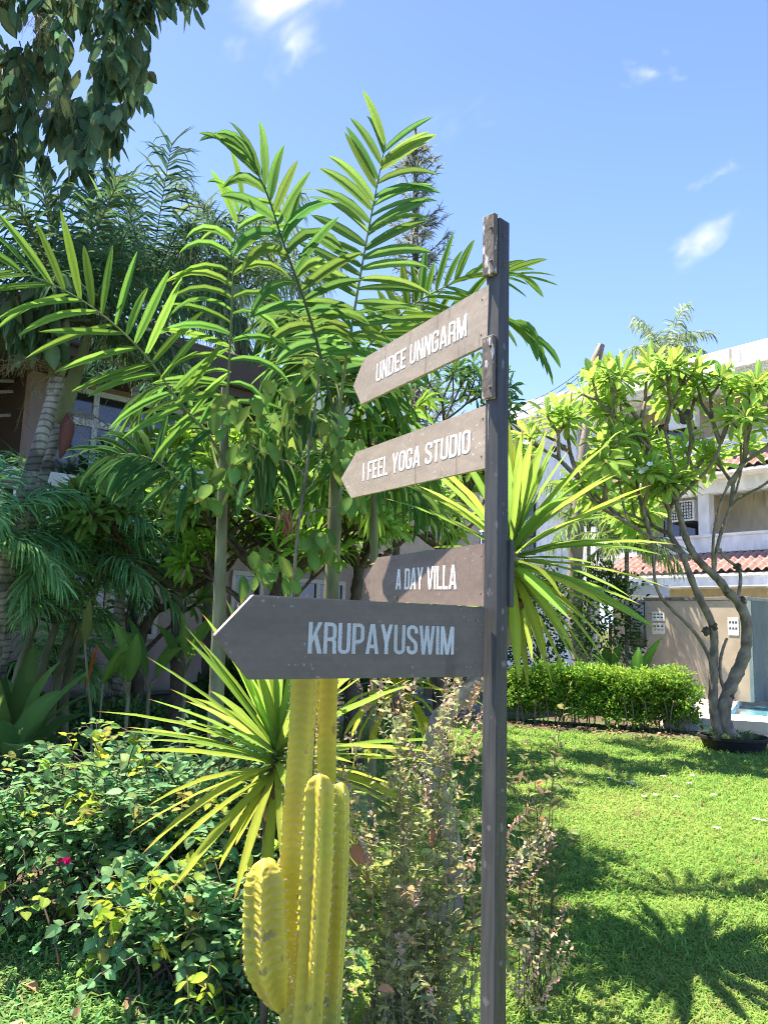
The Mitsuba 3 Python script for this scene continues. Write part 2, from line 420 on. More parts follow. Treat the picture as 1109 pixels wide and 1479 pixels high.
# grass blades
g = np.random.default_rng(11)
n = 250000
d = 3.0 + 9.8 * g.random(n) ** 1.9
x = (g.random(n) * 1.16 - .58) * d * 1.05
x = np.where(g.random(n) < .8, np.abs(x), x)
from shapely import contains_xy
ok = contains_xy(lawn_poly.buffer(.05), x, d)
x, d = x[ok], d[ok]; n = len(x)
m = meshkit.fbm(np.stack([x * 1.1, d * 1.1, x * 0 + 3], -1), 3); m2 = meshkit.fbm(np.stack([x * 3.1, d * 3.1, x * 0 + 8], -1), 3)
yel = np.clip((m - .45) * 3, 0, 1) * .6
col = jit(n, (.215, .385, .09), .12, .22, g)
col = col * (1 - yel[:, None]) + np.array([.33, .44, .13]) * np.exp(g.normal(0, .2, (n, 1))) * yel[:, None]
dry = g.random(n) < .03 + .22 * np.clip((m2 - .55) * 5, 0, 1)
col[dry] = (.32, .27, .14)
az = g.random(n) * 6.283; el = g.uniform(.35, 1.35, n)
D = np.stack([np.cos(az) * np.cos(el), np.sin(az) * np.cos(el), np.sin(el)], 1)
N = np.stack([-np.cos(az) * np.sin(el), -np.sin(az) * np.sin(el), np.cos(el)], 1)
L = g.uniform(.026, .062, n) * (1 + .06 * d) * (.75 + .6 * meshkit.fbm(np.stack([x * 5, d * 5, x * 0], -1), 2, 4)); W = g.uniform(.0018, .0034, n) * (.75 + .13 * d)
V, Fc, C = strips(np.stack([x, d, x * 0 + .01], 1), D, N, L, W, BLADE, .7, 0, col, two=True)
mm, cc = merge(V, Fc, C)
thing('lawn_grass', 'short bright green grass blades covering the sunny lawn', 'grass', kind='stuff'); put(None, 'lawn_grass', mm, 'leaf_grass', smooth=False, color=cc)
# shaded weeds and ground cover on the left
n = 42000
x = g.uniform(-6.5, .2, n); d = 3.0 + 6.5 * g.random(n) ** 1.6
ok = (~contains_xy(lawn_poly, x, d)) & (np.abs(x) < d * .58) & (meshkit.fbm(np.stack([x * 1.4, d * 1.4, x * 0], -1), 3, 5) > .36)
x, d = x[ok], d[ok]; n = len(x)
az = g.random(n) * 6.283; el = g.uniform(.4, 1.4, n)
D = np.stack([np.cos(az) * np.cos(el), np.sin(az) * np.cos(el), np.sin(el)], 1); N = np.stack([-np.cos(az) * np.sin(el), -np.sin(az) * np.sin(el), np.cos(el)], 1)
V, Fc, C = strips(np.stack([x, d, x * 0], 1), D, N, g.uniform(.05, .16, n), g.uniform(.004, .009, n), BLADE, .9, 0, jit(n, (.17, .33, .11), .15, .3, g), two=True)
mm, cc = merge(V, Fc, C)
thing('weed_grass', 'tufts of weedy grass in the shaded bed on the left', 'grass', kind='stuff'); put(None, 'weed_grass', mm, 'leaf_grass', color=cc)
n = 14000
x = g.uniform(-3.2, -.9, n); d = 2.9 + 1.3 * g.random(n); az = g.random(n) * 6.283; el = g.uniform(.4, 1.4, n)
D = np.stack([np.cos(az) * np.cos(el), np.sin(az) * np.cos(el), np.sin(el)], 1); N = np.stack([-np.cos(az) * np.sin(el), -np.sin(az) * np.sin(el), np.cos(el)], 1)
V, Fc, C = strips(np.stack([x, d, x * 0], 1), D, N, g.uniform(.03, .08, n), g.uniform(.003, .006, n), BLADE, .9, 0, jit(n, (.19, .36, .12), .15, .3, g), two=True)
mm, cc = merge(V, Fc, C)
thing('turf_patch', 'patch of short turf in the lower left corner of the picture', 'grass', kind='stuff'); put(None, 'turf_patch', mm, 'leaf_grass', color=cc)
# leaf litter
n = 5200
x = g.uniform(-6, 5.2, n); d = np.where(g.random(n) < .12, g.uniform(3.1, 5, n), g.uniform(8.6, 13, n))
ok = ~contains_xy(lawn_poly.buffer(-.12), x, d); x, d = x[ok], d[ok]; n = len(x)
az = g.random(n) * 6.283
V, Fc, C = strips(np.stack([x, d, x * 0 + .015 + g.random(n) * .02], 1), np.stack([np.cos(az), np.sin(az), g.uniform(-.1, .4, n)], 1), (0, 0, 1), g.uniform(.05, .13, n), g.uniform(.012, .03, n), SMALL, .5, .4, jit(n, (.17, .115, .07), .12, .4, g))
mm, cc = merge(V, Fc, C)
thing('leaf_litter', 'dry brown fallen leaves scattered over the bare soil beds', 'leaf litter', kind='stuff'); put(None, 'leaf_litter', mm, 'vcol', color=cc)
for px, py in [(703, 1117), (880, 1124), (908, 1130), (914, 1133), (930, 1150), (947, 1148), (958, 1121), (977, 1151), (1000, 1120), (995, 1131), (1031, 1148), (1091, 1183), (1101, 1185), (1035, 1196), (838, 1130)]:
    p = G(px, py, .05)
    k = thing('fallen_flower', 'small white flower fallen on the sunny lawn', 'flower', 'white flowers fallen on the lawn')
    a = g.random() * 6.28 + np.arange(5) * 1.2566
    V, Fc, C = strips(np.tile(p, (5, 1)), np.stack([np.cos(a), np.sin(a), a * 0 + .35], 1), (0, 0, 1), .030, .011, OBOV, .5, .2, (.78, .77, .68))
    mm, cc = merge(V, Fc, C); put(None, k, mm, 'vcol', color=cc)

# ------------------------------------------------------------------ the signpost
sp = thing('signpost', 'dark wooden post with four painted arrow boards pointing left', 'signpost')
PF = Frame((.3035, 2.058, 0), (.69, -.72, 0))
h = .0235
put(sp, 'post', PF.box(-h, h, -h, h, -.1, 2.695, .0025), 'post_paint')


def zat(y, px=715, d=2.03): return P(px, y, d)[2]


put(sp, 'batten', PF.box(-h - .001, h - .006, -h - .017, -h, zat(396), zat(309), .002), 'batten_paint', label='short batten with flaking white paint at the top of the post')
put(sp, 'batten', PF.box(-h - .001, h - .009, -h - .015, -h, zat(575), zat(484), .002), 'batten_paint', label='short batten with flaking white paint beside the upper boards')
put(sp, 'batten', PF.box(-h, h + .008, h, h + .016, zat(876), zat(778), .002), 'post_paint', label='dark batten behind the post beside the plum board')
sm = [trimesh.creation.icosphere(2, .0045) for _ in range(6)]
for s, (u, v, z) in zip(sm, [(.008, -h - .017, zat(330)), (.008, -h - .017, zat(378)), (.006, -h - .015, zat(500)), (.006, -h - .015, zat(560)), (h, -.004, zat(338)), (h, -.004, zat(380))]):
    s.apply_scale([1, 1, 1]); s.apply_translation(PF.pt(u, v, z)); put(sp, 'screw', s, 'screw_metal', smooth=True)


def arcp(cx, cy, r, a0, a1, n=9):
    a = np.radians(np.linspace(a0, a1, n)); return [(cx + r * math.cos(t), cy + r * math.sin(t)) for t in a]


ST = .118; HS = ST / 2; GW = .40


def glyph(c, w=GW):
    """One condensed capital, 1 high, as a shapely polygon."""
    l, r, b, t, R = HS, w - HS, HS, 1 - HS, .125
    ln = lambda *p: LineString(p).buffer(HS, cap_style=2, join_style=2)
    clip = sbox(0, 0, max(w, 1), 1)
    if c == 'U': s = ln((l, 1), *arcp(l + R, b + R, R, 180, 270), *arcp(r - R, b + R, R, 270, 360), (r, 1))
    elif c == 'N': return unary_union([sbox(0, 0, ST * .92, 1), sbox(w - ST * .92, 0, w, 1), Polygon([(0, 1), (ST * 1.0, 1), (w, 0), (w - ST, 0)])]), w
    elif c == 'D': s = ln((l, b), (l, t), *arcp(r - R, t - R, R, 90, 0), *arcp(r - R, b + R, R, 0, -90), (l, b), (l, t))
    elif c == 'O': s = Polygon(arcp(l + R, b + R, R, 180, 270) + arcp(r - R, b + R, R, 270, 360) + arcp(r - R, t - R, R, 0, 90) + arcp(l + R, t - R, R, 90, 180)).exterior.buffer(HS)
    elif c == 'E': w = .35; s = unary_union([sbox(0, 0, ST, 1), sbox(0, 0, w, ST), sbox(0, 1 - ST, w, 1), sbox(0, .5 - HS, w * .88, .5 + HS)])
    elif c == 'F': w = .34; s = unary_union([sbox(0, 0, ST, 1), sbox(0, 1 - ST, w, 1), sbox(0, .47 - HS, w * .88, .47 + HS)])
    elif c == 'L': w = .33; s = unary_union([sbox(0, 0, ST, 1), sbox(0, 0, w, ST)])
    elif c == 'I': w = ST; s = sbox(0, 0, ST, 1)
    elif c == 'T': w = .36; s = unary_union([sbox(w / 2 - HS, 0, w / 2 + HS, 1), sbox(0, 1 - ST, w, 1)])
    elif c == 'G': s = unary_union([ln((r, .70), *arcp(r - R, t - R, R, 0, 90), *arcp(l + R, t - R, R, 90, 180), *arcp(l + R, b + R, R, 180, 270), *arcp(r - R, b + R, R, 270, 360), (r, .52)), sbox(w * .5, .52 - ST, w, .52)])
    elif c == 'S': s = ln((r, .72), *arcp(r - R, t - R, R, 0, 90), *arcp(l + R, t - R, R, 90, 180), (l, .70), (l + .03, .60), (r - .03, .40), (r, .30), *arcp(r - R, b + R, R, 0, -90), *arcp(l + R, b + R, R, 270, 180), (l, .28))
    elif c in 'RP':
        m = .46 if c == 'R' else .40
        s = unary_union([sbox(0, 0, ST, 1), ln((l, t), *arcp(r - R, t - R, R, 90, 0), *arcp(r - R, m + R, R, 0, -90), (l, m))])
        if c == 'R': s = unary_union([s, ln(*arcp(r - R, m - R, R, 90, 0), (r, .18), (r + .01, 0))])
    elif c == 'A': w = .44; s = unary_union([Polygon([(0, 0), (ST, 0), (w / 2 + .02, .93), (w / 2 + .075, 1), (w / 2 - .075, 1)]), Polygon([(w, 0), (w - ST, 0), (w / 2 - .02, .93), (w / 2 - .075, 1), (w / 2 + .075, 1)]), sbox(.08, .19, w - .08, .19 + .12)])
    elif c == 'V': w = .43; s = unary_union([Polygon([(0, 1), (ST, 1), (w / 2 + .02, .07), (w / 2 + .07, 0), (w / 2 - .07, 0)]), Polygon([(w, 1), (w - ST, 1), (w / 2 - .02, .07), (w / 2 - .07, 0), (w / 2 + .07, 0)])])
    elif c == 'Y': w = .42; s = unary_union([sbox(w / 2 - HS, 0, w / 2 + HS, .45), Polygon([(0, 1), (ST, 1), (w / 2 + HS, .42), (w / 2 - HS, .36)]), Polygon([(w, 1), (w - ST, 1), (w / 2 - HS, .42), (w / 2 + HS, .36)])])
    elif c == 'M': w = .52; s = unary_union([sbox(0, 0, ST * .9, 1), sbox(w - ST * .9, 0, w, 1), Polygon([(0, 1), (ST * 1.15, 1), (w / 2 + .06, 0), (w / 2 - .06, 0)]), Polygon([(w, 1), (w - ST * 1.15, 1), (w / 2 - .06, 0), (w / 2 + .06, 0)])])
    elif c == 'W':
        w = .58; q = .06; s = unary_union([Polygon([(0, 1), (ST * .95, 1), (.16 + q, 0), (.16 - q * .9, 0)]), Polygon([(w / 2 - q, 1), (w / 2 + q, 1), (.16 + q, 0), (.16 - q * .3, 0)]), Polygon([(w / 2 - q, 1), (w / 2 + q, 1), (w - .16 + q * .3, 0), (w - .16 - q, 0)]), Polygon([(w, 1), (w - ST * .95, 1), (w - .16 - q, 0), (w - .16 + q * .9, 0)])])
    elif c == 'K': w = .42; s = unary_union([sbox(0, 0, ST, 1), Polygon([(ST * .9, .28), (ST * .9, .50), (w - ST - .01, 1), (w, 1)]), Polygon([(.16, .55), (.26, .66), (w + .01, 0), (w - ST - .01, 0)])])
    else: return None, .17
    return s.intersection(clip), w


def lettering(text, height, width):
    x, gs = 0., []
    for c in text:
        s, w = glyph(c)
        if s is not None: gs.append(affinity.translate(s, x, 0))
        x += w + .055
    x -= .055
    out = []
    for s in gs:
        s = affinity.scale(s, width / x, height, origin=(0, 0))
        q = max(getattr(s, 'geoms', [s]), key=lambda q: q.area)
        out.append(trimesh.creation.extrude_polygon(q, .0012, engine='earcut'))
    return out


def board(o, yaw, tilt, L, h, tip, sk, m, text, tm, u0, u1, v0, th, name, rot=0.):
    dd = A(math.cos(yaw) * math.cos(tilt), math.sin(yaw) * math.cos(tilt), math.sin(tilt))
    nn = unit(np.cross(dd, [0, 0, 1])); up = np.cross(nn, dd)
    M = np.eye(4); M[:3, 0] = -dd; M[:3, 1] = up; M[:3, 2] = -nn; M[:3, 3] = o
    poly = Polygon([(0, h / 2), (0, -h / 2), (-(L + sk), -h / 2), (-(L + tip), 0), (-(L - sk), h / 2)]).buffer(-.002).buffer(.002, join_style=1)
    b = trimesh.creation.extrude_polygon(poly, .0125, engine='earcut'); b.apply_translation([0, 0, -.0125]); b.apply_transform(M)
    k = put(sp, 'board', b, m, label=name)
    for t in lettering(text, th, u0 - u1):
        t.apply_transform(trimesh.transformations.rotation_matrix(rot, [0, 0, 1])); t.apply_translation([-u0, v0, .0002]); t.apply_transform(M)
        put(k, 'letter', t, tm)
    if text[0] == 'K':
        q0, q1 = A(-(L - sk), h / 2), A(-(L + tip), 0); e = unit(q1 - q0); no = A(e[1], -e[0]) * (1 if (A(e[1], -e[0]))[1] > 0 else -1)
        fr = [(q0 - e * -.004), (q1 - e * .004), (q1 - e * .004 + no * .0012), (q0 + e * .004 + no * .0012)]
        s = trimesh.creation.extrude_polygon(Polygon([tuple(x) for x in fr]), .0121, engine='earcut'); s.apply_translation([0, 0, -.0123]); s.apply_transform(M)
        put(k, 'bare_edge', s, 'board_edge')
    for a, c in ((-.03, h * .3), (-.03, -h * .3)):
        s = trimesh.creation.icosphere(1, .003); s.apply_scale([1, 1, .5]); s.apply_translation([a, c, .0005]); s.apply_transform(M); put(k, 'nail', s, 'screw_metal', smooth=True)


board((.275, 2.05, 2.416), 2.045, .033, .807, .174, .084, .005, 'board_paint', 'UNDEE UNNGARM', 'letter_white', .692, .105, -.032, .068, 'topmost tan arrow board lettered UNDEE UNNGARM')
board((.278, 2.05, 2.066), 1.992, .054, .98, .177, .137, .015, 'board_paint', 'I FEEL YOGA STUDIO', 'letter_white', .885, .092, -.034, .068, 'second tan arrow board lettered I FEEL YOGA STUDIO')
board((.285, 2.12, 1.691), 1.888, .032, 1.024, .174, .129, .038, 'board_paint', 'A DAY VILLA', 'letter_white', .748, .196, -.040, .074, 'plum brown arrow board lettered A DAY VILLA')
board((.272, 2.04, 1.510), 3.75, .006, .665, .179, .084, 0., 'board_paint', 'KRUPAYUSWIM', 'letter_blue', .528, .105, -.034, .070, 'lowest dark grey arrow board lettered KRUPAYUSWIM in pale blue')

# ------------------------------------------------------------------ cactus
ca = thing('columnar_cactus', 'yellow green columnar cactus with several ribbed stems beside the signpost', 'cactus')


def cactus_stem(pts, r, ribs=5, rot=0., top=.10, base_r=.75, label=None, dip=.15):
    p = spline(pts, 240); n = len(p); K = ribs * 14
    s = np.r_[0, np.cumsum(np.linalg.norm(np.diff(p, axis=0), axis=1))]; Ls = s[-1]
    t = unit(np.gradient(p, axis=0)); a = unit(np.cross(t, [0, 1., 0])); b = np.cross(t, a)
    th = np.arange(K) * 2 * np.pi / K + rot
    crest = (1 - np.abs(((th - rot) * ribs / (2 * np.pi) + .5) % 1 - .5) * 2)          # 1 on the crest, 0 in the groove
    V, SP, SD, SH = [], [], [], []
    for i in range(n):
        e = (Ls - s[i]) / (r * 1.3)
        dome = math.sqrt(max(0, 1 - (1 - min(1, e)) ** 2)) if e < 1 else 1.
        rr = r * dome * (base_r + (1 - base_r) * min(1, s[i] / (.25 if base_r > .5 else .15)) ** .75)
        notch = 1 + .032 * np.cos(s[i] * 2 * np.pi / .026 + np.floor((th - rot) * ribs / (2 * np.pi) + .5) * 2.1) * crest ** 3
        phi = np.pi / ribs * (1 - crest); flat = math.cos(np.pi / ribs) / np.cos(np.pi / ribs - phi)
        wr = 1 + (.034 * np.sin(s[i] * 2 * np.pi / .026 + 2.5 * crest) + .012 * np.sin(s[i] * 2 * np.pi / .011 + th * 3)) * np.sin(np.pi * crest) ** .7
        rad = rr * flat * (1 - dip * np.sin(np.pi / 2 * (1 - crest)) ** 1.3) * wr * notch * (1 + .05 * math.sin(s[i] * 9 + rot))
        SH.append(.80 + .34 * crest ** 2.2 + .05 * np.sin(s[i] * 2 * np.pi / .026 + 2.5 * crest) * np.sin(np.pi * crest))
        V.append(p[i] + np.cos(th)[:, None] * rad[:, None] * a[i] + np.sin(th)[:, None] * rad[:, None] * b[i])
    for q in np.arange(.04, Ls, .026):
        i = min(n - 1, int(np.searchsorted(s, q)))
        e = (Ls - s[i]) / (r * 1.3); dome = math.sqrt(max(0, 1 - (1 - min(1, e)) ** 2)) if e < 1 else 1.
        for j in range(ribs):
            an = rot + j * 2 * np.pi / ribs; o = math.cos(an) * a[i] + math.sin(an) * b[i]
            for _ in range(4):
                SP.append(p[i] + o * r * dome * 1.0); SD.append(unit(o + rng.normal(0, .5, 3)))
    V = np.array(V).reshape(-1, 3)
    ii, jj = np.meshgrid(np.arange(n - 1), np.arange(K), indexing='ij')
    q = np.stack([ii * K + jj, ii * K + (jj + 1) % K, (ii + 1) * K + (jj + 1) % K, (ii + 1) * K + jj], -1).reshape(-1, 4)
    f = np.vstack([q[:, [0, 1, 2]], q[:, [0, 2, 3]]])
    V = np.vstack([V, p[-1:]]); f = np.vstack([f, np.stack([np.full(K, len(V) - 1), (n - 1) * K + np.arange(K), (n - 1) * K + (np.arange(K) + 1) % K], 1)])
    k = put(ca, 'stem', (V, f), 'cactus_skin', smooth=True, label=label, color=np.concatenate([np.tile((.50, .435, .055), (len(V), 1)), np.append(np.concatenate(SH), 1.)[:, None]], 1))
    SP, SD = np.array(SP), np.array(SD)
    Vs, Fs, _ = strips(SP, SD, np.tile([.2, -.9, .3], (len(SP), 1)), rng.uniform(.004, .013, len(SP)), .0008, [(0, 1), (.3, 1.2), (1, .1)], 0, 0, (1, 1, 1), two=True)
    mm, _ = merge(Vs, Fs); put(k, 'spines', mm, 'spine_wool', kind='stuff')


def gp(px, d): q = P(px, 1400, d); return A(q[0], d, 0)


cactus_stem([gp(424, 2.36), P(424, 1479, 2.36), P(426, 1250, 2.36), P(436, 1060, 2.35), P(444, 935, 2.33)], .050, ribs=4, rot=.70, label='tallest stem of the cactus', dip=.08)
cactus_stem([gp(452, 2.47), P(462, 1400, 2.47), P(471, 1150, 2.46), P(473, 1000, 2.44), P(474, 945, 2.44)], .043, ribs=4, rot=.85)
cactus_stem([gp(440, 2.22), P(444, 1479, 2.22), P(455, 1300, 2.21), P(462, 1118, 2.2)], .042, ribs=4, rot=.12, dip=.34, label='front stem of the cactus with a scarred rib')
cactus_stem([gp(478, 2.36), P(478, 1479, 2.36), P(487, 1300, 2.36), P(491, 1130, 2.36)], .033, ribs=4, rot=.5)
cactus_stem([P(406, 1462, 2.27), P(397, 1438, 2.24), P(388, 1398, 2.22), P(384, 1320, 2.21), P(383, 1240, 2.21)], .060, rot=.25, ribs=5, base_r=.12, dip=.12, label='short plump side stem of the cactus')

# ------------------------------------------------------------------ yuccas


def sword_plant(t, head, trunk_pts, tr, n, L, W, e0, e1, col, tipc, droop, bark='yucca_bark', seed=1, most=300, axis=(0, 0, 1), bias=None, az0=None):
    r = np.random.default_rng(seed)
    tp = spline(trunk_pts, 30)
    rad = np.linspace(tr[0], tr[1], 30) * (1 + .06 * np.sin(np.arange(30) * 1.9) + .04 * r.normal(0, 1, 30))
    put(t, 'trunk', tube(spline(tp, 90), np.interp(np.linspace(0, 1, 90), np.linspace(0, 1, 30), rad), 16, rough=.22), bark, smooth=True)
    k = np.arange(n); f = (k + .5) / n
    el = np.radians(e0 + (e1 - e0) * f ** .9) + r.normal(0, .12, n); az = k * 2.39996 + r.normal(0, .2, n)
    D = np.stack([np.cos(az) * np.cos(el), np.sin(az) * np.cos(el), np.sin(el)], 1)
    if bias is not None: D = unit(D + np.array(bias))
    N = np.tile([0, 0, 1.], (n, 1)) + np.stack([np.cos(az), np.sin(az), az * 0], 1) * -np.sin(el)[:, None] + r.normal(0, .25, (n, 3))
    B = np.array(head) + D * tr[1] * .8 + np.stack([0 * az, 0 * az, -.16 * (1 - f) + .04], 1) * (L / .7)
    LL = L * (.78 + .25 * np.sin(np.pi * np.clip(f * 1.1, 0, 1))) * r.uniform(.85, 1.1, n)
    c = jit(n, col, .1, .14, r); low = f < .3
    c[low] = c[low] * .5 + np.array([.42, .43, .07]) * .5
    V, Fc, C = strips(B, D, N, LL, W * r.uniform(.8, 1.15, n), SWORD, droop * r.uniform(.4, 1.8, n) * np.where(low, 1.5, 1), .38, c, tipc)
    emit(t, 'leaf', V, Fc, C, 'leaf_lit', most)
    # dead leaf bases below the head
    m = 26; a2 = np.arange(m) * 2.4
    V, Fc, C = strips(np.array(head) + np.stack([np.cos(a2) * tr[1] * .8, np.sin(a2) * tr[1] * .8, -.1 - .16 * r.random(m)], 1) * (L / .7), np.stack([np.cos(a2), np.sin(a2), a2 * 0 - .3], 1), (0, 0, 1), L * .12, W * .8, SWORD, 1.2, .3, jit(m, (.17, .11, .06), .1, .3, r))
    mm, cc = merge(V, Fc, C); put(t, 'dead_leaves', mm, 'vcol', smooth=True, color=cc, kind='stuff')


t = thing('yucca', 'tall yucca with a spiky crown behind the signpost and a leaning grey trunk', 'yucca')
sword_plant(t, P(738, 795, 4.3), [A(.27, 4.25, 0), P(627, 1110, 4.25), P(636, 1041, 4.27), P(662, 1012, 4.3), P(702, 968, 4.3), P(730, 915, 4.3), P(738, 860, 4.3), P(738, 790, 4.3)], (.062, .045), 120, .78, .031, -62, 88, (.24, .38, .07), (.36, .26, .13), .22, seed=4)
t = thing('yucca', 'low yucca with narrow arching leaves left of the yellow cactus', 'yucca')
sword_plant(t, P(400, 1080, 3.1), [A(P(384, 1400, 3.1)[0], 3.1, 0), P(383, 1240, 3.1), P(388, 1160, 3.1), P(400, 1082, 3.1)], (.016, .013), 100, .64, .023, -44, 88, (.26, .39, .07), (.38, .24, .08), .16, 'bark_dark', seed=9, bias=(-.05, 0, 0))
t = thing('yucca', 'small yucca with drooping yellow leaves under the lowest board', 'yucca')
sword_plant(t, P(575, 985, 4.7), [A(P(577, 1200, 4.7)[0], 4.7, 0), P(576, 1095, 4.7), P(572, 1040, 4.7), P(575, 990, 4.7)], (.032, .026), 34, .55, .028, -40, 70, (.38, .43, .045), (.36, .26, .08), .9, seed=15)
# ------------------------------------------------------------------ palms


def frond(parent, pts, n, L, W, nrm=(0, -1, .3), a0=70, a1=25, droop=.4, col=(.13, .24, .035), r0=.012, sides=(1, 1), t0=.15, lift=.15, fold=.3, prof=PALMLET, parts=True, seed=0,
          rc=(.16, .20, .07), bsdf='leaf_lit', hb=.14, lend=.62, lbeg=.7, tipc=None, label=None):
    """One feather leaf: a rachis through pts, n leaflets a side; as parts, or everything in one mesh."""
    r = np.random.default_rng(seed + 100)
    p = spline(pts, 28)
    s = np.r_[0, np.cumsum(np.linalg.norm(np.diff(p, axis=0), axis=1))]; s /= s[-1]
    rm = tube(p, np.linspace(r0, r0 * .25, 28), 5)
    VF = []
    for sd in (0, 1):
        if not sides[sd]: continue
        m = int(n * sides[sd])
        t = t0 + (1 - t0) * ((np.arange(m) + .5 * sd + .3) / m) + r.normal(0, .006, m); t = np.clip(t, 0, 1)
        B = np.stack([np.interp(t, s, p[:, k]) for k in range(3)], 1)
        T = unit(np.stack([np.interp(np.clip(t + .02, 0, 1), s, p[:, k]) - np.interp(np.clip(t - .04, 0, 1), s, p[:, k]) for k in range(3)], 1))
        nn = np.array(nrm, float); nn = unit(nn - T * (T @ nn)[:, None]); lat = np.cross(T, nn) * (1 if sd == 0 else -1)
        u = np.clip((t - t0) / (1 - t0), 0, 1)
        a = np.radians(a0 + (a1 - a0) * u ** 1.3) + r.normal(0, .07, m)
        D = T * np.cos(a)[:, None] + lat * np.sin(a)[:, None] + nn * (lift + r.normal(0, .2, m))[:, None]
        LL = L * np.where(u < .35, lbeg + (1 - lbeg) * u / .35, 1 - (1 - lend) * (np.abs(u - .35) / .65) ** 1.5) * r.uniform(.9, 1.08, m)
        N = nn + lat * r.normal(0, .35, (m, 1)) + T * r.normal(0, .3, (m, 1))
        c = jit(m, col, .10, hb, r)
        VF.append(strips(B, D, N, LL, W * r.uniform(.85, 1.12, m) * np.where(u > .9, .8, 1), prof, droop * r.uniform(.3, 1.9, m), fold * r.uniform(.5, 2., m), c, tipc, pleat=parts))
    if parts:
        k = put(parent, 'frond', rm, 'vcol', smooth=True, color=np.array(rc), label=label)
        for V, Fc, C in VF:
            for i in range(len(V)): put(k, 'leaflet', (V[i], Fc), bsdf, smooth=True, color=C[i])
    else:
        mm, cc = pack(VF)
        m2 = cat_mesh([rm, mm]); put(parent, 'frond', m2, bsdf, smooth=False, color=np.vstack([np.tile([*rc, 1.], (len(rm[0]), 1)), cc]), label=label)


def ppts(l): return [P(*q) for q in l]


BR, DK = (.17, .31, .07), (.10, .20, .07)
# the tall palm in the middle, behind the boards
pt = thing('feather_palm', 'tall bright green palm with broad leaflets rising behind the arrow boards', 'palm')
put(pt, 'trunk', tube(spline([A(P(470, 1100, 5.2)[0], 5.2, 0), P(472, 980, 5.2), P(480, 820, 5.2), P(485, 700, 5.2), P(488, 610, 5.2)], 40), np.linspace(.062, .042, 40), 12), 'bark_green', smooth=True)
CAMN = (0, -1, .15)
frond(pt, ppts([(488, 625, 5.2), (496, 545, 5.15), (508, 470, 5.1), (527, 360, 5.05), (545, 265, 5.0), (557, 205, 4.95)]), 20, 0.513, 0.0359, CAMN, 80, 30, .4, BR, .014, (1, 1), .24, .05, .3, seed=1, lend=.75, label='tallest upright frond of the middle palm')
frond(pt, ppts([(488, 630, 5.2), (470, 545, 5.0), (438, 430, 4.8), (404, 335, 4.65), (378, 262, 4.5), (345, 215, 4.4)]), 19, 0.49, 0.0359, (.35, -1, .3), 76, 14, 1.0, (0.13, 0.265, 0.06), .015, (1, .55), .28, .1, .3, seed=2, rc=(.06, .09, .035), label='arching frond with a pale bud end on the left of the middle palm')
frond(pt, ppts([(490, 620, 5.2), (520, 545, 5.5), (575, 490, 5.7), (650, 450, 5.8), (715, 455, 5.8), (775, 500, 5.75)]), 25, 0.57, 0.0359, (0, -.6, 1), 80, 25, .95, (0.162, 0.32, 0.06), .014, (1, 1), .2, .15, .3, seed=3, label='frond arching right behind the topmost board')
frond(pt, ppts([(490, 622, 5.2), (505, 540, 5.4), (560, 470, 5.6), (640, 415, 5.7), (710, 395, 5.7), (760, 400, 5.6)]), 19, 0.479, 0.0339, (0, -1, .6), 62, 18, .25, (0.184, 0.332, 0.06), .013, (1, 1), .35, .1, .3, seed=4)
frond(pt, ppts([(488, 640, 5.2), (500, 655, 5.0), (530, 668, 4.9), (575, 690, 4.85), (610, 730, 4.8)]), 13, 0.41, 0.0299, (0, -.5, 1), 78, 30, 1.3, (0.108, 0.234, 0.06), .011, (1, 1), .2, .0, .3, seed=5)
frond(pt, ppts([(486, 640, 5.2), (462, 600, 5.0), (428, 590, 4.9), (392, 620, 4.85), (368, 680, 4.8)]), 17, 0.524, 0.0359, (0, -.4, 1), 75, 30, 1.4, DK, .012, (1, 1), .2, .0, .3, seed=6)
for q, (x, y, e) in enumerate([(420, 520, 1.2), (545, 540, 1.1), (560, 600, 1.4), (405, 455, 1.1), (450, 450, 1.3)]):
    c = P(486, 640, 5.25); e2 = P(x, y, 5.9 + .15 * q); m2 = (c + e2) / 2 + A(0, 0, .35)
    frond(pt, [c, m2, e2, e2 + (e2 - m2) * .6 - A(0, 0, .3 * e)], 17, 0.502, 0.0394, (0, -.4, 1), 72, 26, 1.0 * e, (.10, .19, .045) if q % 2 else (.14, .27, .07), .012, (1, 1), .2, .0, .3, seed=300 + q)
# the slender palm left of it
ps = thing('feather_palm', 'slender palm with a thin grey green trunk and wide fronds on the left', 'palm')
put(ps, 'trunk', tube(spline([A(P(312, 1120, 5.0)[0], 5.0, 0), P(314, 960, 5.0), P(318, 830, 5.0), P(322, 700, 5.0), P(325, 560, 5.0)], 40), np.r_[np.linspace(.056, .048, 18), np.linspace(.044, .026, 22)], 12), 'bark_green', smooth=True)
frond(ps, ppts([(323, 700, 5.0), (298, 625, 4.9), (255, 576, 4.8), (223, 529, 4.75), (183, 485, 4.7), (131, 442, 4.65), (85, 415, 4.6), (30, 393, 4.5), (-10, 382, 4.45)]), 18, 0.57, 0.0269, (.2, -1, .25), 80, 22, .35, (0.194, 0.369, 0.06), .012, (1, .85), .20, .08, .3, seed=11, lend=.95, label='long frond spreading to the left edge')
frond(ps, ppts([(325, 640, 5.0), (330, 540, 4.9), (335, 430, 4.8), (340, 340, 4.75), (352, 285, 4.7)]), 19, 0.524, 0.0239, (.1, -1, .1), 86, 22, 1.0, (0.173, 0.344, 0.06), .011, (.6, 1), .05, .05, .3, seed=12, label='upright frond with level leaflets')
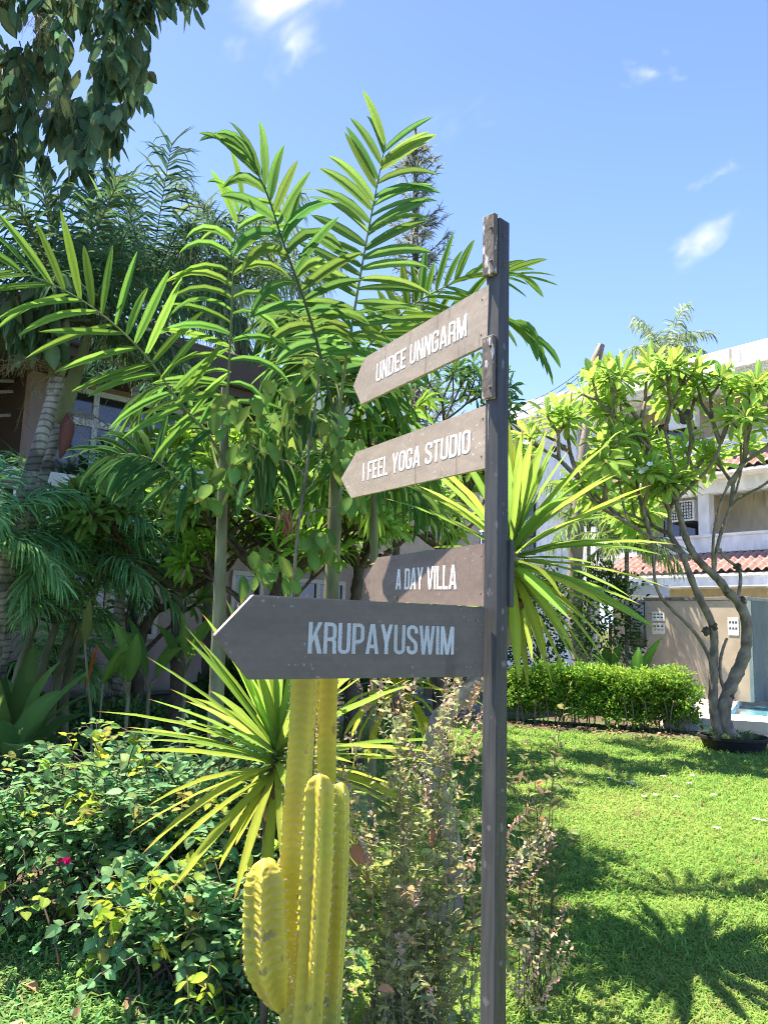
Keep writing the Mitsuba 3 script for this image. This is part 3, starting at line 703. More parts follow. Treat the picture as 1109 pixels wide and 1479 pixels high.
frond(ps, ppts([(322, 745, 5.0), (292, 715, 4.85), (262, 697, 4.75), (228, 668, 4.7), (190, 656, 4.65), (148, 660, 4.6)]), 15, 0.422, 0.0249, (.1, -.9, .7), 82, 30, .75, (0.0806, 0.197, 0.06), .012, (1, 1), .3, .05, .3, seed=13, label='frond with leaflets hanging on the left')
frond(ps, ppts([(324, 690, 5.0), (345, 640, 5.1), (372, 625, 5.1), (392, 650, 5.1), (402, 700, 5.1)]), 12, 0.41, 0.0249, (0, -.5, 1), 70, 30, 1.3, DK, .01, (1, 1), .2, .0, .3, seed=15)
frond(ps, ppts([(323, 690, 5.0), (300, 610, 5.25), (268, 560, 5.4), (225, 560, 5.5), (190, 610, 5.5)]), 14, 0.49, 0.0249, (0, -.5, 1), 72, 26, 1.1, (0.119, 0.258, 0.06), .011, (1, 1), .2, .0, .3, seed=16)


def palm_crown(parent, c, n, L, e0, e1, col, leafL, leafW, nl, seed, sag=.8, azr=(0, 2 * math.pi), rc=(.10, .12, .06), prof=NEEDLE, bsdf='leaf_dark', r0=.018, droop=.8, hb=.2):
    r = np.random.default_rng(seed)
    for i in range(n):
        az = azr[0] + (azr[1] - azr[0]) * ((i + .5) / n) + r.normal(0, .12); el = math.radians(e0 + (e1 - e0) * ((i * .618) % 1))
        d = A(math.cos(az) * math.cos(el), math.sin(az) * math.cos(el), math.sin(el)); LL = L * r.uniform(.85, 1.1)
        pts = [np.array(c)]; q = d.copy()
        for k in range(6):
            pts.append(pts[-1] + q * LL / 6); q = unit(q + A(0, 0, -sag * .28 * (k + 1) / 3 * max(.25, math.cos(el))))
        side = np.cross(d, [0, 0, 1]); nn = unit(np.cross(unit(side + 1e-6), d))
        frond(parent, pts, nl, leafL, leafW, nn, 68, 24, droop, col, r0, (1, 1), .18, .12, .2, prof, False, seed * 50 + i, rc, bsdf, hb, tipc=None)


# ringed palms at the left edge
def ring_palm(label, pts, r0, r1, crown, seed, n):
    t = thing('ringed_palm', label, 'palm', 'ringed palms by the brown house')
    p = spline(pts, 60); put(t, 'trunk', tube(p, np.linspace(r0, r1, 60), 14), 'bark_ring', smooth=True)
    top = pts[-1]; d = unit(crown - top)
    put(t, 'crownshaft', tube(spline([top - d * .02, top + (crown - top) * .35, top + (crown - top) * .7, crown], 16), np.interp(np.linspace(0, 1, 16), [0, .2, .6, 1], [r1 * 1.15, r1 * 1.35, r1 * 1.05, r1 * .5]), 12), 'crownshaft_skin', smooth=True)
    palm_crown(t, crown, n, 1.45, 5, 78, (0.0675, 0.128, 0.0525), (.45), .015, 40, seed, 1.0, bsdf='leaf_dark', rc=(.16, .17, .09), droop=1.1)
    return t


rp = ring_palm('grey ringed palm leaning right with its pale shaft against the brown house', [A(P(-25, 1090, 7.2)[0], 7.2, 0), P(-2, 880, 7.2), P(28, 740, 7.2), P(58, 640, 7.2), P(82, 540, 7.2)], .095, .062, P(96, 462, 7.2), 31, 13)
for q in range(5):
    o = P(82, 548, 7.18)
rp2 = ring_palm('second ringed palm just right of the first with a dried red sheath', [A(P(-12, 1090, 7.5)[0], 7.5, 0), P(18, 850, 7.5), P(45, 740, 7.5), P(70, 660, 7.5), P(86, 610, 7.5)], .08, .06, P(132, 470, 7.45), 32, 11)


def spray(parent, name, p, n, L, d, spread, seed, col, r=.004, drop=.9):
    g = np.random.default_rng(seed); ms = []
    for i in range(n):
        q = unit(A(*d) + g.normal(0, spread, 3)); pts = [np.array(p)]
        for k in range(6):
            pts.append(pts[-1] + q * L * g.uniform(.12, .2)); q = unit(q + A(g.normal(0, .2), g.normal(0, .2), -drop * .25))
        ms.append(tube(np.array(pts), np.linspace(r, r * .5, 7), 4))
        for k in (2, 3, 4, 5):
            for _ in range(3):
                e = pts[k] + g.normal(0, .05, 3) + A(0, 0, -.07); ms.append(tube(np.array([pts[k], (pts[k] + e) / 2 + A(0, 0, .01), e]), [r * .6, r * .5, r * .7], 3))
    m = cat_mesh(ms); put(parent, name, m, 'vcol', smooth=True, color=np.array(col))


spray(rp, 'flower_stalk', P(86, 540, 7.1), 16, .9, (-.5, -.2, .5), .5, 1, (.20, .15, .06))
spray(rp2, 'flower_stalk', P(150, 520, 7.3), 12, .8, (.6, -.2, .2), .5, 2, (.22, .20, .09))
spray(rp2, 'flower_stalk', P(100, 600, 7.3), 10, .5, (.7, -.1, .3), .4, 3, (.25, .22, .17))
m = tube(spline(ppts([(100, 598, 7.35), (97, 620, 7.33), (92, 645, 7.33), (86, 662, 7.33)]), 12), np.interp(np.linspace(0, 1, 12), [0, .3, .7, 1], [.03, .075, .06, .01]), 8)
put(rp2, 'dried_sheath', m, 'spathe', smooth=True, label='dried red brown sheath hanging from the trunk')

# the bushy areca at the left
ar = thing('areca_palm', 'bushy dark areca palm with many fine fronds in front of the lower windows', 'palm')
c = P(112, 850, 8.0)
for k, (x, y) in enumerate([(70, 980), (38, 975), (95, 985), (110, 975)]):
    put(ar, 'stem', tube(spline([A(P(x - 25, 1060, 8)[0], 8.0 + .1 * k, 0), P(x - 8, 960, 8.0 + .1 * k), P(x + 22, 870, 8.0), P(x + 40, 800, 8)], 20), np.linspace(.06, .03, 20), 8), 'bark_green', smooth=True)
palm_crown(ar, P(118, 815, 8.0), 26, 1.2, 0, 70, (.13, .28, .115), .42, .012, 46, 41, 1.0, droop=.8)
palm_crown(ar, P(80, 900, 7.8), 10, 1.0, 10, 75, (.14, .29, .11), .36, .012, 36, 42, 1.1)
ar2 = thing('areca_palm', 'areca palm cut by the left edge beside the white balcony rail', 'palm')
put(ar2, 'stem', tube(spline([A(P(-60, 1060, 6.6)[0], 6.6, 0), P(-50, 850, 6.6), P(-40, 720, 6.6)], 16), .04, 8), 'bark_green', smooth=True)
palm_crown(ar2, P(-42, 775, 6.6), 14, .95, 0, 75, (.14, .30, .12), .40, .013, 40, 43, 1.0)
ar3 = thing('areca_palm', 'low young areca palm behind the birds nest fern', 'palm')
put(ar3, 'stem', tube(spline([A(P(78, 1080, 9.0)[0], 9.0, 0), P(80, 1010, 9.0), P(82, 975, 9.0)], 8), .03, 8), 'bark_green', smooth=True)
palm_crown(ar3, P(82, 975, 9.0), 12, .9, 10, 75, (.17, .33, .12), .32, .012, 34, 44, 1.1)
# dark palms above the brown house, distant palm above the white house
dp = thing('coconut_palm', 'dark coconut palm behind the roof of the brown house', 'palm')
put(dp, 'trunk', tube(spline([A(P(225, 1000, 15)[0], 15., 0), P(222, 700, 15), P(215, 460, 15)], 20), np.linspace(.16, .12, 20), 8), 'bark_dark', smooth=True)
palm_crown(dp, P(213, 430, 15), 20, 3.0, -5, 80, (0.045, 0.093, 0.048), .95, .022, 46, 51, 1.0, droop=1.2)
dp = thing('coconut_palm', 'pale sunlit coconut palm right of the dark one behind the roof', 'palm')
put(dp, 'trunk', tube(spline([A(P(345, 1000, 16)[0], 16., 0), P(348, 700, 16), P(350, 460, 16)], 20), np.linspace(.16, .12, 20), 8), 'bark_dark', smooth=True)
palm_crown(dp, P(350, 425, 16), 18, 2.6, -10, 75, (0.128, 0.195, 0.0975), 1.0, .026, 40, 52, 1.0, droop=1.5, hb=.25)
dp = thing('coconut_palm', 'distant palm showing over the flat roof of the white house', 'palm')
put(dp, 'trunk', tube(spline([A(P(962, 900, 34)[0], 34., 0), P(962, 700, 34), P(962, 540, 34)], 20), np.linspace(.2, .14, 20), 8), 'bark_dark', smooth=True)
palm_crown(dp, P(961, 520, 34), 20, 2.6, -5, 75, (.20, .27, .14), .8, .035, 34, 53, 1.9, droop=1.4, hb=.3)
dp = thing('fan_leaf_palm', 'small dark palm with needle leaflets before the upper window of the brown house', 'palm')
put(dp, 'trunk', tube(spline([A(P(178, 1030, 9.2)[0], 9.2, 0), P(178, 800, 9.2), P(190, 660, 9.2), P(196, 560, 9.2)], 30), np.linspace(.07, .05, 30), 10), 'bark_ring', smooth=True)
palm_crown(dp, P(197, 548, 9.2), 11, .95, 0, 80, (0.0525, 0.112, 0.0675), .34, .012, 30, 54, 1.3, droop=1.0)
sp2 = thing('areca_palm', 'small palm with hanging leaflets below the second board', 'palm')
put(sp2, 'stem', tube(spline([A(P(540, 1060, 6.2)[0], 6.2, 0), P(540, 800, 6.2), P(540, 690, 6.2)], 16), .03, 8), 'bark_green', smooth=True)
palm_crown(sp2, P(540, 690, 6.2), 9, .8, 0, 70, (0.15, 0.285, 0.045), .42, .02, 16, 55, 1.3, prof=PALMLET, bsdf='leaf_lit', droop=1.2)
for k, (x, y, d, s, lb) in enumerate([(905, 790, 17.5, 1.0, 'small palm with arching fronds behind the pergola, under the tiled awning'), (850, 760, 19, 1.1, 'dry tipped palm behind the tall yucca at the white balcony')]):
    q = thing('areca_palm', lb, 'palm')
    put(q, 'stem', tube(spline([A(P(x, 900, d)[0], d, 0), P(x, 860, d), P(x, y, d)], 10), .05, 8), 'bark_ring', smooth=True)
    palm_crown(q, P(x, y, d), 16, 1.5 * s, 5, 85, (0.15, 0.225, 0.075), .5, .022, 26, 60 + k, 1.2, droop=1.2, hb=.3)

# ------------------------------------------------------------------ broadleaf trees


def plumeria(label, limbs, tips, col, leafL, seed, fork=3, rosette=13, bark='bark_grey', spread=.6, step=.42, name='frangipani_tree', flowers=0, r_tip=.02, upb=.35, lw=.24, most=300, leafb='leaf_lit', dens=1.):
    """limbs: (points, r0, r1); tips: (point, direction) from which the branches fork on their own up to rosettes of leaves."""
    r = np.random.default_rng(seed); t = thing(name, label, 'tree')
    for k, (pts, a, b) in enumerate(limbs):
        n = 46; rad = np.linspace(a, b, n) * (1 + .07 * np.sin(np.arange(n) * 1.3 + k) + .05 * r.normal(0, 1, n))
        put(t, 'trunk' if k == 0 else 'branch', tube(spline(pts, n), rad, 14, rough=.16), bark, smooth=True)
    ends, twigs = [], []

    def grow(p, d, l, rad, lev):
        q = unit(d + r.normal(0, .13, 3)); mid = p + q * l * .5; q = unit(q + A(0, 0, upb * .3)); e = mid + q * l * .5
        twigs.append(tube(spline([p, mid, e], 6), np.linspace(rad, rad * .8, 6), 6))
        if lev == 0: ends.append((e, q)); return
        k = 2 if r.random() < .55 else 3
        a = r.uniform(0, 6.28); u = unit(np.cross(q, [.3, .2, 1])); v = np.cross(q, u)
        for j in range(k):
            an = a + j * 6.283 / k; grow(e, unit(q + (math.cos(an) * u + math.sin(an) * v) * spread + A(0, 0, upb * .35)), l * r.uniform(.72, .95), rad * .78, lev - 1)
    for p, d, lev in tips: grow(np.array(p), unit(A(*d)), step, r_tip * 1.3 ** lev, lev)
    put(t, 'twigs', cat_mesh(twigs), bark, smooth=True, kind='stuff')
    order = np.argsort([np.linalg.norm(e - CAM) for e, _ in ends])
    rest = []
    for i in order:
        e, q = ends[i]; n = int(rosette * r.uniform(.7, 1.2) * dens); k = np.arange(n)
        az = k * 2.4 + r.uniform(0, 6); pol = np.radians(18 + 82 * ((k + .5) / n)) + r.normal(0, .12, n)
        u = unit(np.cross(q, [.3, .2, 1])); v = np.cross(q, u); rd = np.cos(az)[:, None] * u + np.sin(az)[:, None] * v
        D = q * np.cos(pol)[:, None] + rd * np.sin(pol)[:, None]; N = q * np.sin(pol)[:, None] - rd * np.cos(pol)[:, None] + A(0, 0, .3)
        VF = strips(e - q * .05 * (k / n)[:, None], D, N, leafL * r.uniform(.7, 1.12, n), leafL * lw * .5 * r.uniform(.85, 1.15, n), OBOV, r.uniform(.2, .8, n), .25, jit(n, col, .1, .18, r))
        if len(counts) < 1e9 and counts.get(t + '__leaf_cluster', 0) < most:
            m, c = merge(*VF); put(t, 'leaf_cluster', m, leafb, color=c)
        else: rest.append(VF)
        if flowers and r.random() < flowers:
            fl = []
            for _ in range(4):
                o = e + q * .12 + r.normal(0, .06, 3); a5 = np.arange(5) * 1.2566 + r.uniform(0, 6)
                fl.append(strips(np.tile(o, (5, 1)), np.cos(a5)[:, None] * u + np.sin(a5)[:, None] * v + q * .5, q, .05, .02, OBOV, .2, .2, (.78, .76, .68)))
            m, c = pack(fl); put(t, 'flower_cluster', m, 'vcol', smooth=True, color=c, kind='stuff')
    if rest:
        m, c = pack(rest); put(t, 'foliage', m, leafb, color=c, kind='stuff')
    return t


D0 = 10.6
LG = (.29, .45, .09)
X = lambda *l: [P(a, b, D0 + (c[0] if c else 0)) for a, b, *c in l]
base = G(1048, 1078)
limbs = [([A(base[0], D0, .1), *X((1046, 1040), (1050, 1005), (1070, 960), (1079, 915), (1072, 880), (1050, 855))], .17, .10),
         ([A(base[0] - .18, D0, .12), *X((1033, 1040), (1030, 990), (1031, 945), (1029, 905), (1012, 868), (996, 830), (985, 800))], .12, .065),
         (X((1050, 855), (1028, 828), (1005, 805), (990, 775), (982, 745), (976, 722)), .10, .06),
         (X((1005, 808), (978, 796), (940, 776, -.2), (905, 755, -.4), (870, 735, -.5)), .05, .032),
         (X((1028, 990), (1022, 945), (1004, 915), (975, 885, -.1), (953, 860, -.1), (944, 820, -.1), (938, 770, -.1)), .045, .03),
         (X((1031, 830), (1036, 790), (1046, 755), (1056, 730)), .05, .035),
         (X((1050, 745), (1065, 722, -.2), (1090, 708, -.4), (1115, 690, -.6)), .035, .03),
         (X((1030, 826), (1030, 780, -.2), (1038, 735, -.4), (1052, 700, -.5)), .035, .028),
         (X((1070, 885), (1068, 850), (1066, 822), (1050, 808), (1040, 792)), .045, .03),
         (X((976, 722), (955, 690), (940, 650), (925, 610)), .05, .03), (X((976, 722), (975, 690), (968, 655), (960, 620)), .045, .028),
         (X((976, 722), (1000, 700), (1020, 680, -.2), (1040, 640, -.3)), .045, .03), (X((870, 735, -.5), (850, 715, -.6), (835, 690, -.7)), .032, .025),
         (X((905, 755, -.4), (895, 700, -.35), (885, 640, -.3)), .03, .02), (X((1056, 730), (1068, 690, -.1), (1075, 650, -.2)), .03, .02), (X((976, 722), (990, 680, .1), (1000, 640, .2)), .035, .022), (X((1048, 1000), (1040, 975), (1042, 945), (1050, 922)), .04, .03)]
tips = [(X((885, 640, -.3))[0], (-.2, -.3, .9), 2), (X((1075, 650, -.2))[0], (.2, -.3, .9), 2), (X((1000, 640, .2))[0], (0, .2, 1), 2), (X((925, 610))[0], (-.5, 0, .8), 2), (X((960, 620))[0], (.1, -.4, .9), 2), (X((1040, 640, -.3))[0], (.3, -.2, .8), 2), (X((835, 690, -.7))[0], (-.6, -.2, .6), 2), (X((870, 735, -.5))[0], (-.2, -.5, .8), 2),
        (X((938, 770, -.1))[0], (-.2, -.2, .9), 2), (X((1056, 730))[0], (.3, .3, .8), 2), (X((1115, 690, -.6))[0], (.6, -.1, .6), 2), (X((1052, 700, -.5))[0], (.2, -.4, .8), 2), (X((985, 800))[0], (-.3, .5, .8), 3),
        (X((955, 690))[0], (-.7, .3, .6), 2), (X((976, 722))[0], (-.1, .6, .8), 3), (X((905, 755, -.4))[0], (-.5, .4, .7), 2), (X((1000, 700))[0], (.3, .6, .7), 2), (X((925, 610))[0], (.4, .3, .8), 2),
        (X((835, 690, -.7))[0], (-.2, .3, .9), 2), (X((1040, 640, -.3))[0], (-.3, .3, .9), 2), (X((940, 650))[0], (-.7, -.3, .5), 2)]
limbs = [(p, a * .58, b * .62) for p, a, b in limbs]
pr = plumeria('large frangipani tree in a round black pot at the end of the hedge', limbs, tips, LG, .37, 71, rosette=15, flowers=.3, step=.36)
for x, y in [(1072, 868), (1031, 905), (1055, 1005), (1020, 912), (1066, 820)]:
    q = trimesh.creation.icosphere(2, .052); v = np.array(q.vertices); q.vertices = v * (1 + 1.2 * (meshkit.noise(v * 34) - .5)[:, None]) + P(x, y, D0 - .03)
    put(pr, 'knot', q, 'bark_dark', smooth=True)
pot = thing('plant_pot', 'wide low black rubber pot at the foot of the frangipani tree', 'pot')
prof = [(.0, .0), (.30, .0), (.36, .10), (.42, .24), (.455, .25), (.455, .285), (.415, .285), (.40, .22), (.0, .2)]
rv = trimesh.creation.revolve(np.array(prof), sections=40); rv.apply_translation([base[0] - .06, D0, -.09]); put(None, pot, rv, 'rubber_pot')
gp_ = np.random.default_rng(8); n = 240; az = gp_.random(n) * 6.283; rr = .24 * np.sqrt(gp_.random(n)) + .05
V, Fc, C = strips(np.stack([base[0] - .06 + np.cos(az) * rr, D0 + np.sin(az) * rr, az * 0 + .16], 1), np.stack([np.cos(az) * .35, np.sin(az) * .35, gp_.uniform(.5, 1, n)], 1), (0, 0, 1.), gp_.uniform(.12, .24, n), .006, BLADE, .7, 0, jit(n, (.16, .25, .10), .15, .3, gp_), two=True)
mm, cc = merge(V, Fc, C); thing('pot_grass', 'grassy weeds growing in the black pot around the frangipani trunk', 'grass', kind='stuff'); put(None, 'pot_grass', mm, 'leaf_grass', color=cc)
# other frangipanis, left and middle


def simple_tree(label, x, y0, d, hpx, seed, col, leafL, nb=5, lev=3, spread=.6, name='frangipani_tree', px=None, bark='bark_dark', flowers=.1, lean=0., step=.4, ros=12, r0=.09, most=300, leafb='leaf_lit'):
    b = A(P(x, 1000, d)[0], d, 0); r = np.random.default_rng(seed)
    top = P(x + lean, y0, d); limbs = [([b, (b + top) / 2 + r.normal(0, .05, 3), top], r0, r0 * .7)]; tips = []
    for k in range(nb):
        az = k * 6.283 / nb + r.normal(0, .3); dd = unit(A(math.cos(az), math.sin(az), r.uniform(.35, .9))); e = top + dd * hpx
        limbs.append(([top - A(0, 0, .03), top + dd * hpx * .5 + A(0, 0, -.03), e], r0 * .55, r0 * .3)); tips.append((e, dd + A(0, 0, .2), lev))
    return plumeria(label, limbs, tips, col, leafL, seed, rosette=ros, bark=bark, step=step, flowers=flowers, name=name, r_tip=r0 * .13, spread=spread, most=most, leafb=leafb)


bs = G(212, 1040)
Xl = lambda *l: [P(a, b, 9.4) for a, b in l]
plumeria('dark stemmed frangipani leaning across the lower windows of the brown house', [([A(P(196, 1040, 9.4)[0], 9.4, 0), *Xl((198, 985), (202, 930), (212, 900), (225, 880))], .09, .06), (Xl((222, 884), (224, 862), (214, 840), (228, 820)), .05, .03), (Xl((225, 882), (252, 868), (280, 850), (310, 835)), .05, .03), (Xl((196, 985), (192, 950), (186, 925)), .05, .03), (Xl((310, 835), (330, 820), (345, 795)), .03, .02), (Xl((228, 820), (240, 800), (236, 780)), .03, .022), (Xl((206, 945), (225, 925), (246, 905)), .03, .02)],
         [(Xl((345, 795))[0], (0.45, 0.3, 1.2), 2), (Xl((236, 780))[0], (-.1, -.3, .8), 2), (Xl((310, 835))[0], (.2, -.4, .8), 2), (Xl((228, 820))[0], (-.6, .1, .7), 2), (Xl((280, 850))[0], (.1, -.3, .9), 2), (Xl((186, 925))[0], (-.3, .2, .9), 1), (Xl((246, 905))[0], (.5, -.2, .7), 1)], (0.112, 0.225, 0.0525), .27, 72, bark='bark_dark', step=.26, flowers=.15, r_tip=.014)
simple_tree('bright leafy frangipani between the two tall palms', 415, 800, 8.6, .45, 73, (0.225, 0.405, 0.0525), .27, 6, 3, .55, step=.3, flowers=.08)
simple_tree('yellow green frangipani crown seen left of the slender palm trunk', 300, 770, 11.0, .6, 74, (0.255, 0.435, 0.0525), .30, 6, 3, .6, step=.36, flowers=0)
simple_tree('frangipani with white flowers behind the second and third boards', 640, 790, 9.6, .5, 75, (0.18, 0.315, 0.06), .27, 6, 3, .6, step=.32, flowers=.45)
simple_tree('shrubby frangipani low behind the lowest board', 380, 880, 7.6, .3, 76, (0.195, 0.375, 0.045), .24, 5, 2, .6, step=.26, flowers=0)
simple_tree('dark tree behind the yoga board beside the pale house wall', 570, 700, 12.5, .9, 77, (0.075, 0.15, 0.045), .26, 6, 3, .6, 'round_tree', step=.5, flowers=0, leafb='leaf_dark')

simple_tree('leafy green frangipani low left of the slender palm', 255, 850, 8.3, .55, 81, (.22, .38, .09), .26, 7, 3, .6, step=.27, flowers=0)
simple_tree('bright frangipani low between the slender palm and the tall palm', 395, 835, 7.9, .5, 82, (.26, .42, .09), .25, 7, 3, .6, step=.27, flowers=.06)
simple_tree('leafy frangipani just left of the plum brown board', 520, 815, 8.8, .5, 83, (.22, .37, .09), .26, 6, 3, .6, step=.28, flowers=.1)

# young tree with big oval leaves
yt = thing('young_tree', 'young tree with a thin stem and large oval leaves in front of the palms', 'tree')
Y = lambda *l: [P(a, b, 4.6) for a, b in l]
ytb = [([A(P(424, 1200, 4.6)[0], 4.6, 0), *Y((424, 980), (424, 860), (431, 760), (441, 690), (450, 620), (459, 560), (462, 520))], .016, .006), (Y((431, 752), (408, 750), (386, 746), (365, 738), (350, 725), (338, 700)), .007, .003), (Y((433, 745), (455, 738), (480, 733), (500, 728), (516, 718)), .007, .003),
       (Y((441, 690), (425, 672), (408, 664), (385, 655), (360, 640)), .006, .003), (Y((447, 640), (462, 650), (478, 640), (492, 630)), .006, .003), (Y((438, 715), (450, 700), (458, 680), (465, 650)), .005, .002), (Y((428, 800), (445, 790), (458, 780)), .004, .002), (Y((426, 835), (405, 825), (390, 822)), .004, .002)]
for k, (p, a, b) in enumerate(ytb): put(yt, 'stem' if k == 0 else 'branch', tube(spline(p, 24), np.linspace(a, b, 24), 7), 'bark_grey', smooth=True)
g = np.random.default_rng(5); B, Dv = [], []
for x, y, n, s in [(345, 600, 14, 30), (360, 640, 12, 28), (330, 690, 9, 24), (372, 588, 9, 24), (462, 525, 8, 22), (490, 640, 14, 24), (500, 660, 8, 18), (455, 785, 8, 22), (470, 800, 7, 18), (388, 825, 7, 20), (412, 835, 6, 18), (450, 610, 7, 22), (512, 715, 5, 16), (440, 560, 6, 20), (405, 560, 8, 24), (300, 720, 5, 18), (395, 640, 6, 22)]:
    for _ in range(n):
        B.append(P(x + g.normal(0, s * .55), y + g.normal(0, s * .55) - 8, 4.6 + g.normal(0, .12))); Dv.append(A(g.normal(0, .6), g.normal(0, .5) - .25, -.75 + g.normal(0, .35)))
n = len(B)
V, Fc, C = strips(np.array(B), np.array(Dv), np.tile([0, -.6, .7], (n, 1)) + g.normal(0, .35, (n, 3)), g.uniform(.11, .19, n), g.uniform(.030, .046, n), OVATE, .45, .28, jit(n, (.19, .33, .08), .12, .18, g), (.25, .25, .06))
emit(yt, 'leaf', V, Fc, C, 'leaf_lit')
B = np.array([P(414 + g.normal(0, 4), 738 + g.normal(0, 4), 4.55 + g.normal(0, .02)) for _ in range(9)])
V, Fc, C = strips(B, g.normal(0, .18, (9, 3)) + A(0, 0, -1), g.normal(0, 1, (9, 3)), .17, .016, OVATE, .1, .7, jit(9, (.22, .10, .04), .1, .2, g)); mm, cc = merge(V, Fc, C)
put(yt, 'dead_leaves', mm, 'vcol', smooth=True, color=cc, kind='stuff', label='curled brown dead leaves on a branch')

# the dark tree hanging in at the top left
ot = thing('overhanging_tree', 'large dark leaved tree hanging in at the top left corner', 'tree')
q0 = A(-7.2, 6.6, 0)
put(ot, 'trunk', tube(spline([q0, q0 + A(.1, 0, 2.5), q0 + A(.3, .1, 5.2), q0 + A(.5, .1, 7.4)], 24), np.linspace(.26, .17, 24), 12), 'bark_dark', smooth=True)
g = np.random.default_rng(21)
reg = Polygon([(-120, -130), (230, -130), (290, -60), (290, 20), (262, 55), (225, 50), (205, 120), (205, 190), (190, 235), (190, 280), (150, 345), (120, 300), (70, 285), (0, 300), (-120, 330)])
tw, BB, DD = [], [], []
limb_ends = [P(60, -60, 8.2), P(180, -120, 7.8), P(-40, 60, 8.6), P(110, 120, 8.6), A(-5.2, 8.5, 8.6), A(-8.6, 4.2, 8.8), A(-5.2, 10.5, 9.0), A(-9.2, 8.5, 8.2)]
for e in limb_ends:
    s = q0 + A(.4, .1, 6.6); mid = (s + e) / 2 + A(0, 0, .35)
    put(ot, 'limb', tube(spline([s, mid, e], 20), np.linspace(.11, .03, 20), 7), 'bark_dark', smooth=True)
tries = 0; starts = []
while len(starts) < 175:
    x, y = g.uniform(-120, 300), g.uniform(-130, 320)
    if reg.contains(Point(x, y)) and meshkit.noise(np.array([x / 60., y / 75., 3.3]), 4) > .33: starts.append(P(x, y - 20, g.uniform(7.4, 9.4)))
for x, y in [(283, 8), (252, 2), (215, 30), (200, 90), (190, 60), (180, 120), (170, 190), (185, 20), (150, 230), (135, 280)]: starts.append(P(x, y - 12, 7.6))
for _ in range(26): starts.append(A(g.uniform(-10, -4.6), g.uniform(3.6, 11.5), g.uniform(6.9, 9.8)))
for x, y in [(40, 500), (62, 505), (25, 515), (78, 520), (50, 485), (12, 500)]: starts.append(P(x, y - 15, 6.9))
for s in starts:
    if tries < 1e9:
        up = s + A(g.normal(0, .15), g.normal(0, .15), .5)
        tw.append(tube(spline([up, (s + up) / 2 + A(.03, 0, 0), s], 5), [.01, .008, .006, .005, .004], 4))
    m = 13; k = g.random(m)
    BB.append(s + (up - s) * (k * .9)[:, None] + g.normal(0, .05, (m, 3))); DD.append(np.stack([g.normal(0, .38, m), g.normal(0, .38, m), -.9 + .25 * k], 1))
BB, DD = np.vstack(BB), np.vstack(DD); n = len(BB)
V, Fc, C = strips(BB, DD, g.normal(0, 1, (n, 3)) * [1, 1, .2] + [0, -.6, 0], g.uniform(.23, .36, n), g.uniform(.052, .082, n), OVATE, .3, .3, jit(n, (.085, .14, .07), .15, .3, g))
emit(ot, 'leaf', V, Fc, C, 'leaf_dark', 300)
put(ot, 'twigs', cat_mesh(tw), 'bark_dark', smooth=True, kind='stuff')
spray(ot, 'flower_stalk', P(55, 20, 7.4), 7, .5, (.2, -.2, -.6), .3, 7, (.22, .16, .06), .003); spray(ot, 'flower_stalk', P(78, 130, 7.4), 7, .45, (0, -.2, -.8), .3, 8, (.16, .17, .06), .003)

# the conifer behind the middle palm
cn = thing('conifer', 'tall wispy grey green conifer behind the middle palm', 'tree')
b, top = A(P(600, 1000, 17)[0], 17., 0), P(600, 185, 17)
put(cn, 'trunk', tube(spline([b, (b + top) / 2, top], 20), np.linspace(.2, .03, 20), 8), 'bark_dark', smooth=True)
g = np.random.default_rng(33); br, bb, dd = [], [], []
for i in range(150):
    f = g.uniform(.25, .98); o = b + (top - b) * f; az = g.uniform(0, 6.28); l = 1.5 * (1 - f) ** .45 * g.uniform(.45, 1.1) * 1.05
    d = A(math.cos(az), math.sin(az), g.uniform(.0, .5)); p = spline([o, o + d * l * .5, o + d * l + A(0, 0, .25 * l)], 7); br.append(tube(p, np.linspace(.02, .006, 7), 3))
    m = 42; t = g.uniform(.15, 1, m); q = np.stack([np.interp(t, np.linspace(0, 1, 7), p[:, k]) for k in range(3)], 1)
    bb.append(q); dd.append(g.normal(0, .7, (m, 3)) + d + A(0, 0, .35))
bb, dd = np.vstack(bb), np.vstack(dd); n = len(bb)
V, Fc, C = strips(bb, dd, g.normal(0, 1, (n, 3)), g.uniform(.12, .30, n), .012, NEEDLE, .3, 0, jit(n, (.19, .22, .165), .1, .3, g), two=True)
mm, cc = merge(V, Fc, C); put(cn, 'foliage', mm, 'leaf_dark', color=cc, kind='stuff'); put(cn, 'branches', cat_mesh(br), 'bark_dark', smooth=True, kind='stuff')
# ------------------------------------------------------------------ white house on the right
wh = thing('white_house', 'white three storey house with tiled awnings and balconies on the right', 'house')
WF = Frame((11.0, 22.0, 0), (-.633, .774, 0), (.774, .633, 0))
bx = lambda par, nm, m, *a, **k: put(par, nm, WF.box(*a), m, **k)
UL, UR = -7.0, 15.5
bx(wh, 'wall', 'wall_cream', UL, 6.2, 1.6, 1.9, 0, 9.2, label='cream rear wall of the balconies')
bx(wh, 'wall', 'wall_white', 6.2, UR, .5, .8, 0, 8.9, label='white wall left of the balconies')
rf = put(wh, 'roof', WF.box(UL, UR, -1.0, 6, 9.2, 9.85, .02), 'roof_white', label='flat white roof with a thick stained edge')
bx(rf, 'soffit', 'wall_white', UL, UR, -.8, .6, 9.05, 9.197)
bx(wh, 'roof_tower', 'wall_white', 6.4, 8.2, -.2, .5, 6.2, 9.05); bx(wh, 'pillar', 'wall_white', 5.6, 6.1, -.25, .3, 2.9, 9.05)
for z in (8.05,):
    for u in (6.95, 7.35):
        q = trimesh.creation.cylinder(.11, .03, sections=16); q.apply_transform(trimesh.geometry.align_vectors([0, 0, 1], WF.v)); q.apply_translation(WF.pt(u, -.214, z)); put(wh, 'vent_hole', q, 'dark_opening')
